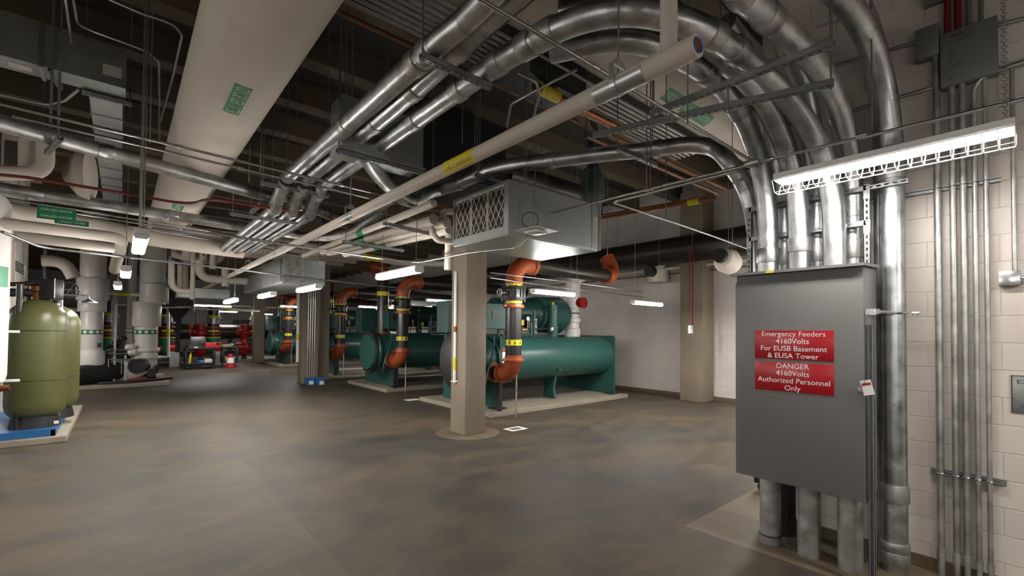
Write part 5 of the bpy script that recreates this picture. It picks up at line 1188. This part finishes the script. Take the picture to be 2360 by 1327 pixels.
obj('pipe_body', sweep(nb(), fillet([(p.x-.06, 9.5, .02), (p.x-.06, 9.5, P(8, 900, Y=9.5).z), (p.x+.05, 9.55, P(8, 898, Y=9.5).z)], .03, 5), .018, 10), 'copper', t)
q = P(10, 893, Y=9.5); obj('valve_body', cyl(nb(), q+Vector((-.1, 0, 0)), q+Vector((.05, 0, 0)), .035, 12), 'copper', t)
# large white risers
def wriser(label, px, Y, spec, band_y, m='pvc', cat='pipe riser'):
    x = P(px, 700, Y=Y).x; t = thing('white_riser', label, cat, (x, Y, 0))
    z = lambda y_: P(px, y_, Y=Y).z
    for nm, ya, yb_, r in spec: obj(nm, lathe(nb(), (x, Y, 0), (0, 0, 1), [(z(yb_), r*.985), (z(yb_)+.01, r), (z(ya)-.01, r), (z(ya), r*.985)], 44), m, t)
    if band_y:
        r = [s[3] for s in spec if s[1] < band_y < s[2]][0]; zc = z(band_y)
        b = obj('arrow_band', cyl(nb(), (x, Y, zc-.075), (x, Y, zc+.075), r+.004, 40), 'green', t)
        bm = nb()
        for a in range(0, 360, 30):
            a = math.radians(a); c = Vector((x+(r+.007)*math.cos(a), Y+(r+.007)*math.sin(a), zc)); td = Vector((-math.sin(a), math.cos(a), 0)); n = Vector((math.cos(a), math.sin(a), 0))
            vs = [bm.verts.new(c+td*s+Vector((0, 0, zz))+n*h) for h in (0, .003) for s, zz in ((-.035, .05), (.035, .05), (.06, -.0), (0, -.06), (-.06, -.0))]
            bm.faces.new(vs[:5]); bm.faces.new(vs[5:][::-1])
            for i in range(5): bm.faces.new((vs[i], vs[(i+1) % 5], vs[5+(i+1) % 5], vs[5+i]))
        obj('arrow', bm, 'letter', b, False)
    return t, x, z
t, x1, z1f = wriser('large white riser with a green arrow band, left of the pair', 213, 20.0, [('upper_pipe', 490, 645, .325), ('collar', 642, 692, .405), ('mid_collar', 692, 718, .355), ('pipe_body', 716, 812, .285), ('base_collar', 808, 850, .345)], 765)
bm = nb(); lathe(bm, (x1, 20.0, z1f(900)+.35), (0, 0, 1), [(0, .2), (.3, .26)], 24); obj('stub', bm, 'black', t)
obj('sensor_well', cyl(nb(), (x1+.2, 19.75, z1f(800)), (x1+.2, 19.75, z1f(790)), .05, 12), 'blackgl', t)
q = P(196, 868, Y=19.6); 
o = thing('black_header', 'thick black insulated pipe lying at the foot of the white risers', 'pipe', (q.x, 19.6, .3))
obj('pipe_body', sweep(nb(), [(x1-.38, 19.45, .42), (x1+1.6, 21.0, .50)], .30, 32), 'black', o)
obj('end_cap', sweep(nb(), [(x1-.42, 19.42, .42), (x1-.37, 19.46, .42)], .305, 32), 'blackgl', o)
obj('elbow_end', sweep(nb(), [(x1+1.15, 19.9, .62), (x1+1.4, 20.5, .66)], .26, 28), 'black', o)
o = obj('black_hose', sweep(nb(), smoothpath([(x1+.2, 19.35, .15), (x1+.9, 19.3, .16), (x1+1.5, 19.6, .16), (x1+2.1, 20.1, .16)], 6), .05, 10), 'black'); tag(o, 'black pipe lying along the front of the pump pad', 'pipe')
t, x2, z2f = wriser('large white riser with green arrow band ending in a glossy elbow, right of the pair', 338, 20.4, [('pipe_body', 745, 840, .335), ('sleeve', 696, 752, .42)], 765)
x2b = P(353, 620, Y=20.4).x
obj('upper_pipe', cyl(nb(), (x2b, 20.4, z2f(700)), (x2b, 20.4, z2f(520)), .37, 40), 'pvc', t)
bm = nb(); lathe(bm, (P(356, 675, Y=20.3).x, 20.3, 0), (0, 0, 1), [(z2f(698), .40), (z2f(697), .41), (z2f(655), .41), (z2f(654), .39)], 40); obj('collar', bm, 'pvc', t)
obj('bulge', torus(nb(), (x2, 20.4, z2f(806)), (0, 0, 1), .33, .085, 40, 10), 'pvc', t)
obj('elbow', sweep(nb(), fillet([(x2, 20.4, z2f(815)), (x2, 20.4, z2f(852)), (x2-.9, 20.4, z2f(852))], .55, 12), .36, 34), 'pvc', t)
obj('foot', box(nb(), x2+.05, x2+.30, 20.2, 20.5, .10, .5), 'black', t, False)
x3 = P(305, 700, Y=20.6).x; t, _, _ = wriser('slim white riser just left of the glossy elbow riser', 303, 20.7, [('pipe_body', 560, 800, .13)], 762)
for q_, lab in (((300, 800), 'upper'), ((306, 812), 'lower')):
    c = P(*q_, Y=20.1); tag(obj('white_valve', lathe(nb(), c, (1, -1, .2), [(-.14, .06), (-.08, .12), (0, .09), (.08, .12), (.14, .05)], 18), 'pvc'), lab+' white insulated valve body beside the glossy elbow', 'valve')
pd = obj('equipment_pad', box(nb(), -3.7, 1.28, 19.1, 23.0, 0, .11, .01), 'pad', None, False); tag(pd, 'concrete pad under the large white risers', 'equipment pad')
o = obj('pump_skid', box(nb(), x1-1.5, x1+1.7, 20.2, 21.6, .11, .22, .01), 'red', None, False); tag(o, 'red steel pump base behind the black header', 'pump base')
o = thing('red_pump', 'red pump casing peeking out between the green tank and the white riser', 'pump', (x1-.9, 20.2, .22)); c = P(172, 830, Y=20.6)
obj('volute', lathe(nb(), (c.x-.35, 20.6, c.z-.1), (1, 0, 0), [(0, 0), (0, .28), (.1, .36), (.5, .36), (.6, .2)], 28), 'red', o); obj('flange', cyl(nb(), (c.x-.3, 20.4, c.z+.1), (c.x+.05, 20.4, c.z+.35), .15, 18), 'red', o)
t = thing('brown_cabinet', 'tall dark brown electrical cabinet between the green tank and white riser', 'cabinet', (P(175, 800, Y=24).x, 24, 0))
xb = P(158, 800, Y=23.5).x; xb2 = P(188, 800, Y=23.5).x
obj('body', box(nb(), xb-.8, xb2+.25, 23.5, 24.2, .0, P(175, 706, Y=23.5).z, .01), 'brownbox', t, False); obj('handle', box(nb(), xb+.45, xb+.6, 23.46, 23.5, 1.35, 1.39), 'strut', t, False)
# instrument rack between the risers
t = thing('instrument_rack', 'steel tube rack with small valves between the two white risers', 'rack', (0, 19.9, .11))
for px in (266, 291): c = P(px, 750, Y=20.0); obj('post', box(nb(), c.x-.03, c.x+.03, 19.97, 20.03, .11, P(px, 700, Y=20).z if px == 266 else c.z-1.0), 'strut', t, False)
for (a, b) in (((245, 806), (300, 806)), ((248, 828), (372, 826)), ((252, 815), (296, 815))): obj('rail', cyl(nb(), P(*a, Y=19.8), P(*b, Y=19.8), .016, 8), 'galvd', t)
for px in (250, 280): obj('dropper', cyl(nb(), P(px, 828, Y=19.8), P(px, 862, Y=19.8), .014, 8), 'galvd', t)
for (px, py, m_, r) in ((262, 802, 'black', .11), (276, 818, 'black', .12), (270, 790, 'darkpipe', .08), (284, 780, 'blackgl', .07), (273, 858, 'orange', .03), (258, 812, 'boxgrey', .09)): c = P(px, py, Y=20.1); obj('valve', lathe(nb(), c, (1, .3, 0), [(-r*1.6, r*.4), (-r, r), (r, r), (r*1.6, r*.4)], 14), m_, t)
# yellow-banded horizontal white pipes behind
def hp(label, a, b, Y, r, mk=None, m='white', name='horizontal_pipe'):
    A = P(*a, Y=Y); B = P(*b, Y=Y); t = thing(name, label, 'pipe', A); obj('pipe_body', cyl(nb(), A, B, r, 14), m, t)
    if mk: obj('pipe_marker', cyl(nb(), A+(B-A)*mk[0], A+(B-A)*mk[1], r+.004, 14), 'yellow', t)
    return t
hp('white pipe with a yellow band between the two large risers', (244, 675), (330, 680), 20.2, .055, (.27, .65))
hp('long white pipe with a yellow band over the tool carts', (365, 708), (598, 717), 24.0, .045, (.615, .68))
t = hp('white tube frame post hanging down before the left red pump', (388, 708), (388, 822), 24.0, .05, (.44, .57)); t['label'] = 'white tube frame with a yellow marker standing before the left red pump'
obj('lower_rail', cyl(nb(), P(388, 822, Y=24.0), P(355, 823, Y=24.0), .05, 12), 'white', t)
hp('white pipe low behind the green tank top', (140, 713), (190, 715), 22.0, .07)
# pale pipes, bends and verticals of the far left corner
for k, (px, y0, y1, Y, r, m_, lab) in enumerate(((12, 500, 700, 13.5, .10, 'insul', 'white vertical pipe at the far left edge, outermost'), (32, 545, 660, 14, .05, 'insul', 'slim white vertical pipe at the far left edge'), (40, 555, 660, 16, .09, 'pvc', 'white vertical pipe left of the brown column'), (56, 560, 655, 17, .07, 'insul', 'pale vertical pipe beside the brown column'), (17, 520, 640, 15, .05, 'redline', 'red vertical pipe at the far left'), (103, 560, 650, 21, .05, 'strut', 'steel post right of the brown column'))):
    c = P(px, (y0+y1)/2, Y=Y); tag(obj('vertical_pipe', cyl(nb(), (c.x, Y, 0), (c.x, Y, CEIL-.42), r, 14), m_), lab, 'pipe')
for k in range(5):
    a = P(36, 602+k*5, Y=13.2); b = P(57, 614+k*5, Y=13.0); tag(obj('slim_conduit', cyl(nb(), a, b, .014, 6), 'galvd'), 'short slanting conduit on the pipes at far left, row %s from top' % ('one', 'two', 'three', 'four', 'five')[k], 'conduit', 'slanting conduits at far left')
tube('insulated_pipe', 'white insulated U-bend high at the left edge, behind the thick conduit', [(68, 325, 'Y', 8.2), (68, 398, 'Y', 8.2)], .10, n=20)
tube('insulated_pipe', 'white insulated pipe with a corner bend high at the left edge', [(105, 325, 'Y', 8.0), (105, 400, 'Y', 8.0), (-40, 398, 'Y', 8.0)], .085, n=20, R=.2)
tube('insulated_pipe', 'white insulated pipe bending down behind the tank valve at left', [(96, 600, 'Y', 19), (150, 602, 'Y', 19), (170, 640, 'Y', 19)], .17, n=18, R=.4)
o = obj('elbow_cover', lathe(nb(), P(205, 405, Y=9.0), (1, -.2, 0), [(-.28, 0), (-.26, .12), (-.1, .33), (.02, .36), (.03, 0)], 30), 'insul'); tag(o, 'rounded grey insulated cap behind the ribbed duct', 'pipe cap')
o = obj('equipment_box', box(nb(), P(8, 380, Y=8.6).x, P(84, 380, Y=8.6).x, 8.6, 9.2, P(40, 392, Y=8.6).z, P(40, 326, Y=8.6).z, .01), 'brownbox', None, False); tag(o, 'brown steel box high at the left edge behind the thick conduit', 'box')
# white manifold cluster left of the grey air handler
Ym = 15.0
for k, (px, y0, y1, r, lab) in enumerate(((430, 552, 592, .11, 'red-striped vertical pipe stub'), (443, 556, 690, .055, 'long slim white drop pipe'), (468, 566, 600, .09, 'short white vertical pipe'), (490, 570, 620, .08, 'white vertical pipe, rightmost'))):
    a = P(px, y0, Y=Ym); b = P(px, y1, Y=Ym); t = thing('insulated_pipe', '%s in the white pipe cluster at middle left' % lab, 'pipe', b, 'white pipe cluster')
    obj('pipe_body', cyl(nb(), b, (b.x, Ym, a.z), r, 16), 'insul', t)
    if k in (0, 2): obj('pipe_marker', box(nb(), b.x-.02, b.x+.02, Ym-r-.006, Ym-r+.002, (a.z+b.z)/2-.10, (a.z+b.z)/2+.10), 'red', t, False)
for k, (pts, r, lab) in enumerate((([(460, 600), (460, 640), (520, 645), (590, 650)], .11, 'U-shaped white pipe under the cluster, big'), ([(395, 585), (420, 590), (500, 605), (520, 570)], .10, 'white pipe sagging across the cluster'), ([(400, 560), (410, 580), (430, 598), (470, 600)], .12, 'thick curved white elbow at the top of the cluster'), ([(395, 600), (395, 670), (440, 672)], .075, 'white pipe with corner bend low in the cluster'), ([(415, 610), (415, 668)], .06, 'left of two short white stubs in the cluster'), ([(428, 612), (428, 668)], .06, 'right of two short white stubs in the cluster'), ([(520, 618), (520, 660)], .10, 'short white capped stub hanging under the condensate pipe'), ([(640, 575), (500, 556), (462, 548), (400, 532)], .10, 'white pipe running left from the green marker'), ([(470, 548), (455, 538), (440, 548), (455, 560)], .12, 'bulging white elbow above the cluster'))):
    run('insulated_pipe', lab, [(p_[0], p_[1], 'Y', Ym+.35*(k % 3)) for p_ in pts], r, 'insul', R=.25, cat='pipe', n=16)
# big brown duct and black funnel shape behind the right large riser
t = thing('brown_duct', 'dark brown hopper-shaped duct hanging right of the white riser collar', 'duct', P(420, 720, Y=21.5))
a = P(388, 700, Y=22.5); b = P(446, 680, Y=22.5)
obj('duct_body', box(nb(), a.x, b.x, 22.5, 23.6, P(400, 702, Y=22.5).z, P(400, 680, Y=22.5).z+.2, .01), 'brownbox', t, False)
bm = nb(); q = [P(*s, Y=22.6) for s in ((388, 710), (440, 710), (418, 735), (414, 812), (405, 812), (406, 742), (392, 720))]
prism(bm, [(v.x, v.z) for v in q], 'Y', 22.6, 22.9); obj('black_column', bm, 'black', t, False)
w = P(398, 688, Y=20.6); bm = nb(); torus(bm, w, (-.3, -1, 0), .28, .03, 24, 6)
for k in range(3): cyl(bm, w+Vector((math.cos(k*PI/3)*.28, 0, math.sin(k*PI/3)*.28)), w-Vector((math.cos(k*PI/3)*.28, 0, math.sin(k*PI/3)*.28)), .018, 5)
obj('handwheel', bm, 'blackgl', t)
tag(obj('rack_post', box(nb(), P(266, 700, Y=23).x-.07, P(266, 700, Y=23).x+.07, 23, 23.14, 0, 3.4), 'strut', None, False), 'steel post between the two large white risers', 'post')

# ================================================================ FAR BAY: PUMPS, CARTS, DOORS
YP = 32.0
t = thing('main_header', 'long horizontal dark steel header behind the red pumps', 'pipe', (5, YP+.6, 2))
A = P(395, 762, Y=YP); B = P(660, 762, Y=YP)
obj('pipe_body', cyl(nb(), (A.x-1.5, YP+.9, A.z-.05), (B.x+2.0, YP+.9, A.z-.05), .45, 32), 'darkpipe', t)
xq = P(440, 760, Y=YP+.5).x; obj('paint_band', cyl(nb(), (xq-.1, YP+.9, A.z-.05), (xq+.12, YP+.9, A.z-.05), .455, 32), 'orange', t)
for px in (410, 530): c = P(px, 800, Y=YP+.9); obj('stand', box(nb(), c.x-.1, c.x+.1, YP+.8, YP+1.0, 0, A.z-.45), 'black', t, False)
def pump(label, px):
    c = P(px, 800, Y=YP); x = c.x; z = lambda y_: P(px, y_, Y=YP).z
    t = thing('inline_pump', label, 'pump', (x, YP, 0), 'red vertical pumps')
    obj('strainer', lathe(nb(), (x, YP, 0), (0, 0, 1), [(z(812), .22), (z(806), .34), (z(785), .34), (z(779), .30)], 24), 'green', t)
    obj('flange', lathe(nb(), (x, YP, 0), (0, 0, 1), [(z(779), .3), (z(779), .38), (z(776), .38), (z(776), .28)], 24), 'yellow', t)
    for ya, yb_, r, m_ in ((776, 772, .28, 'blackpipe'), (772, 768, .38, 'orange'), (768, 756, .27, 'blackpipe'), (765, 760, .29, 'yellow'), (756, 752, .38, 'orange'), (752, 745, .30, 'blackpipe')):
        obj('spool', lathe(nb(), (x, YP, 0), (0, 0, 1), [(z(ya), r), (z(yb_), r)], 22), m_, t)
    bm = nb()
    for k in range(10): a = k*PI/5; cyl(bm, (x+.33*math.cos(a), YP+.33*math.sin(a), z(746)), (x+.33*math.cos(a), YP+.33*math.sin(a), z(732)), .02, 6)
    lathe(bm, (x, YP, 0), (0, 0, 1), [(z(746), .2), (z(746), .38), (z(744), .38), (z(744), .25), (z(734), .25), (z(734), .38), (z(732), .38), (z(732), .2)], 22); obj('expansion_joint', bm, 'strut', t)
    obj('upper_flange', lathe(nb(), (x, YP, 0), (0, 0, 1), [(z(732), .27), (z(729), .34), (z(727), .34), (z(727), .2)], 22), 'yellow', t)
    obj('upper_pipe', lathe(nb(), (x, YP, 0), (0, 0, 1), [(z(727), .27), (z(700), .27)], 20), 'blackpipe', t)
    bm = nb(); xm = x-.62
    lathe(bm, (xm, YP, 0), (0, 0, 1), [(z(818), .20), (z(812), .30), (z(800), .34), (z(790), .22), (z(776), .22), (z(770), .30), (z(764), .30), (z(760), .22), (z(748), .24), (z(745), 0)], 24)
    obj('motor', bm, 'red', t)
    bm = nb(); cyl(bm, (xm-.38, YP, z(765)), (xm, YP, z(765)), .18, 18); cyl(bm, (xm, YP, z(803)), (x-.2, YP, z(800)), .26, 18); cyl(bm, (xm-.45, YP-.1, z(798)), (xm, YP-.1, z(800)), .22, 18, .28); obj('volute', bm, 'red', t)
    obj('foot', box(nb(), x-.1, x+.1, YP-.1, YP+.1, 0, z(808)), 'black', t, False); obj('foot', box(nb(), xm-.12, xm+.12, YP-.1, YP+.1, 0, z(812)), 'black', t, False)
    obj('gauge_post', cyl(nb(), (xm-.25, YP-.1, z(750)), (xm-.25, YP-.1, z(722)), .03, 8), 'black', t)
    return t, x
pm, xp = pump('middle red vertical pump with yellow and orange flanges, behind the first tool cart', 491)
for px, lab in ((384, 'left red vertical pump, behind the white tube frame'), (589, 'right red vertical pump, left of the distant column'), (252, 'red vertical pump seen between the two large white risers')):
    dup(pm, (P(px, 800, Y=YP).x-xp, 0, 0), lab, 'red vertical pumps')
o = obj('equipment_pad', box(nb(), P(340, 820, Y=YP).x, P(655, 820, Y=YP).x, YP-1.0, YP+2.2, 0, .10, .01), 'pad', None, False); tag(o, 'long low pad under the far red pumps', 'equipment pad')
for px, lab in ((402, 'left'), (505, 'right')):
    c = P(px, 800, Y=28.6); t = thing('red_motor', 'small red horizontal motor near the floor, %s one' % lab, 'motor', (c.x, 28.6, 0))
    obj('motor_body', lathe(nb(), (c.x-.25, 28.6, c.z), (1, 0, 0), [(0, 0), (0, .2), (.05, .26), (.35, .26), (.45, .12), (.45, 0)], 22), 'red', t); obj('base', box(nb(), c.x-.2, c.x+.2, 28.45, 28.75, 0, c.z-.2), 'strut', t, False)
# carts
def cart(label, pxa, pxb, py, top_py, items):
    A = P(pxa, py, Z=0); B = P(pxb, py, Z=0); Y = (A.y+B.y)/2; Y = A.y
    x0 = P(pxa+2, 820, Y=Y).x; x1 = P(pxb-2, 820, Y=Y).x; zt_ = P(pxa, top_py, Y=Y).z; dpt = .75
    t = thing('tool_cart', label, 'cart', ((x0+x1)/2, Y+dpt/2, 0), 'black tool carts')
    for z in (.20, zt_-.09):
        bm = nb(); box(bm, x0, x1, Y, Y+dpt, z, z+.03, .008); box(bm, x0, x1, Y, Y+.03, z, z+.10, .008); box(bm, x0, x1, Y+dpt-.03, Y+dpt, z, z+.10, .008); box(bm, x0, x0+.03, Y, Y+dpt, z, z+.10, .008); box(bm, x1-.03, x1, Y, Y+dpt, z, z+.10, .008)
        obj('shelf', bm, 'blackgl', t)
    for x in (x0+.04, x1-.04):
        for y in (Y+.05, Y+dpt-.05): obj('leg', box(nb(), x-.04, x+.04, y-.04, y+.04, .24, zt_-.05, .01), 'blackgl', t)
    for x in (x0+.1, x1-.1):
        for y in (Y+.08, Y+dpt-.08):
            obj('caster', cyl(nb(), (x-.02, y, .065), (x+.02, y, .065), .065, 16), 'black', t)
    return t, x0, x1, Y, zt_
t, x0, x1, Y, zt_ = cart('larger black tool cart loaded with boxes and tools', 424, 499, 852, 802, None)
def put(name, label, cat, x, y, z, sx, sy, sz, m, rot=0, bev=.01):
    mx = Matrix.Translation((x, y, z)) @ Matrix.Rotation(rot, 4, 'Z'); o = obj(name, box(nb(), -sx/2, sx/2, -sy/2, sy/2, 0, sz, bev, mx), m); return tag(o, label, cat)
zs = zt_-.06; W_ = x1-x0
put('crate', 'bright red plastic crate on the larger cart top', 'crate', x0+W_*.84, Y+.35, zs, .42, .5, .30, 'red')
t = thing('tool_case', 'open black tool case standing on the larger cart', 'case', (x0+W_*.5, Y+.4, zs)); mx = Matrix.Translation((x0+W_*.47, Y+.45, zs))
obj('case_base', box(nb(), -.3, .3, -.25, .2, 0, .12, .01, mx), 'blackgl', t); obj('case_lid', box(nb(), -.3, .3, .2, .26, .1, .62, .01, mx @ Matrix.Rotation(math.radians(-8), 4, 'X')), 'blackgl', t)
put('tool_bag', 'black tool bag at the left of the larger cart top', 'bag', x0+W_*.2, Y+.35, zs, .35, .4, .18, 'black', .3, .05)
put('white_box', 'small white carton between tools on the larger cart', 'box', x0+W_*.36, Y+.15, zs, .16, .14, .10, 'paper')
put('blue_bag', 'blue bag on the lower shelf of the larger cart', 'bag', x0+W_*.60, Y+.3, .235, .45, .35, .17, 'blue', .4, .05)
o = obj('yellow_spray_can', cyl(nb(), (x0+W_*.16, Y+.2, .235), (x0+W_*.20, Y+.2, .78), .05, 14), 'yellowglow'); tag(o, 'yellow tube leaning on the lower shelf of the larger cart', 'tube')
put('storage_box', 'pale storage box on the lower shelf of the larger cart', 'box', x0+W_*.78, Y+.3, .235, .30, .35, .22, 'insul')
t, x0, x1, Y, zt_ = cart('smaller black tool cart to the right with cardboard on top', 511, 551, 846, 799, None)
zs = zt_-.06; W_ = x1-x0
put('cardboard_box', 'brown cardboard box on top of the smaller cart', 'box', x0+W_*.28, Y+.35, zs, .42, .4, .18, 'card', .2)
put('steel_tool', 'grey tool with clamp on top of the smaller cart', 'tool', x0+W_*.72, Y+.3, zs, .3, .25, .22, 'shiny', .5, .04)
put('cardboard_box', 'open cardboard box on the lower shelf of the smaller cart', 'box', x0+W_*.5, Y+.3, .235, .6, .35, .28, 'card', -.2)
put('blue_bag', 'blue bag on the lower shelf of the smaller cart', 'bag', x0+W_*.82, Y+.2, .235, .28, .3, .30, 'blue', .1, .06)
c = P(531, 846, Z=0); t = thing('safety_cone', 'red and white ringed safety bollard in front of the smaller cart', 'bollard', c)
obj('base', lathe(nb(), c, (0, 0, 1), [(0, .30), (.06, .30), (.08, .20), (.22, .17)], 24), 'red', t); obj('white_ring', lathe(nb(), c, (0, 0, 1), [(.22, .17), (.48, .15)], 24), 'white', t); obj('top', lathe(nb(), c, (0, 0, 1), [(.48, .15), (.66, .12), (.68, 0)], 24), 'red', t)
o = thing('dust_pan', 'grey bin with a leaning broom left of the larger cart', 'bin', P(404, 838, Z=0)); c = P(404, 838, Z=0)
obj('bin_body', lathe(nb(), c, (0, 0, 1), [(0, 0), (0, .22), (.42, .28), (.42, .25), (.05, .2), (.05, 0)], 20), 'boxgrey', o); obj('broom_handle', cyl(nb(), P(393, 838, Y=c.y), P(412, 812, Y=c.y), .03, 8), 'black', o)
# blue and white boxes by the second column
for (px, sx, m_, lab, sz) in ((717, .15, 'blue', 'left blue and white carton at the foot of the second column', .24), (741, .14, 'blue', 'right blue and white carton at the foot of the second column', .23)):
    c = P(px, 886, Z=0); t = thing('carton', lab, 'box', c); obj('box_body', box(nb(), c.x-sx, c.x+sx*.9, c.y, min(c.y+.25, 16.83), 0, sz, .01), m_, t, False); obj('white_panel', box(nb(), c.x-sx*.5, c.x+sx*.5, c.y-.006, c.y, .0, sz*.55), 'paper', t, False)
c = P(729, 884, Z=0); put('cardboard_box', 'opened brown carton between the two blue cartons', 'box', c.x, c.y+.02, 0, .16, .2, .14, 'card', .3)
# papers taped on the floor
for (q, lab) in (((1188, 988), 'near'), ((950, 921), 'far')):
    c = P(*q, Z=0); t = thing('floor_notice', 'white framed notice taped on the floor, %s one' % lab, 'notice', c, 'notices taped on the floor')
    obj('frame', box(nb(), c.x-.20, c.x+.20, c.y-.14, c.y+.14, 0, .003), 'paper', t, False); obj('picture', box(nb(), c.x-.13, c.x+.13, c.y-.08, c.y+.08, .003, .004), 'boxgrey' if lab == 'near' else 'paper', t, False)
# doors in the back wall
def fardoor(n, pxa, pxb, y0, y1, m_='cream'):
    a = P(pxa, y1, Y=45.95); b = P(pxb, y0, Y=45.95); z0 = 0 if m_ == 'cream' else a.z
    t = bpy.data.objects.new('door_%d' % n, None); COL.objects.link(t); t.location = ((a.x+b.x)/2, 45.9, z0); t['kind'] = 'structure'
    obj('door_frame', box(nb(), a.x-.12, b.x+.12, 45.93, 45.999, z0, b.z+.12), 'brownbox', t, False); obj('door_leaf', box(nb(), a.x, b.x, 45.90, 45.93, z0, b.z), m_, t, False)
fardoor(1, 611, 620, 742, 822); fardoor(2, 623, 636, 742, 822); fardoor(3, 644, 652, 744, 822)
a = P(536, 752, Y=45.9); b = P(578, 737, Y=45.9)
t = bpy.data.objects.new('window_1', None); COL.objects.link(t); t.location = (a.x, 45.9, a.z); t['kind'] = 'structure'
obj('window_frame', box(nb(), a.x-.1, b.x+.1, 45.92, 45.99, a.z-.8, b.z+.1), 'cream', t, False); obj('pane', box(nb(), a.x, b.x, 45.90, 45.92, a.z-.7, b.z), 'brownbox', t, False)
# misc dark pipework glimpsed under the deck in the far bay
for k, (a, b, z, r, m_, lab) in enumerate((((200, 700), (620, 700), 3.2, .09, 'insul', 'far white pipe under the deck in the back bay'), ((400, 680), (1000, 690), 3.5, .06, 'insul', 'slim far white pipe across the back bay'), ((600, 660), (1010, 668), 3.6, .10, 'redline', 'far red-brown pipe across the back bay'), ((640, 640), (1030, 655), 3.8, .12, 'darkpipe', 'far dark pipe across the back bay'))):
    A = P(*a, Z=z); B = P(*b, Z=z); A.y = B.y = (33, 36, 26, 24.5)[k]; A.x = P(a[0], a[1], Y=A.y).x; B.x = min(12.5, P(b[0], b[1], Y=B.y).x); tag(obj('far_pipe', cyl(nb(), (A.x, A.y, z), (B.x, B.y, z), r, 12), m_), lab, 'pipe')
# ---------------------------------------------------------------- hangers for what hangs from the deck
HANG = ['insulated_pipe.009', 'far_pipe.002', 'equipment_box', 'half_cap', 'slim_conduit.013', 'slim_conduit.019', 'insulated_pipe.012', 'insulated_pipe.014', 'insulated_pipe.021', 'insulated_pipe.022', 'horizontal_pipe.003', 'horizontal_pipe.002', 'red_conduit.003', 'copper_pipe.002', 'copper_pipe.003', 'copper_pipe.004', 'reducer_valve']
for n in HANG:
    o = bpy.data.objects.get(n)
    if not o: continue
    src = [o] if o.type == 'MESH' else [c for c in o.children if c.type == 'MESH'][:1]
    ws = wloc(o) if o.type == 'EMPTY' else Vector((0, 0, 0))
    vs = [v.co + ws for v in src[0].data.vertices]
    cz = sum(v.z for v in vs)/len(vs); v = min(vs, key=lambda q: (q.x-sum(a.x for a in vs)/len(vs))**2+(q.y-sum(a.y for a in vs)/len(vs))**2 - .3*(q.z-cz))
    obj('hanger_rod', cyl(nb(), (v.x, v.y, v.z-.02), (v.x, v.y, CEIL+.002), .006, 6), 'rod', o)
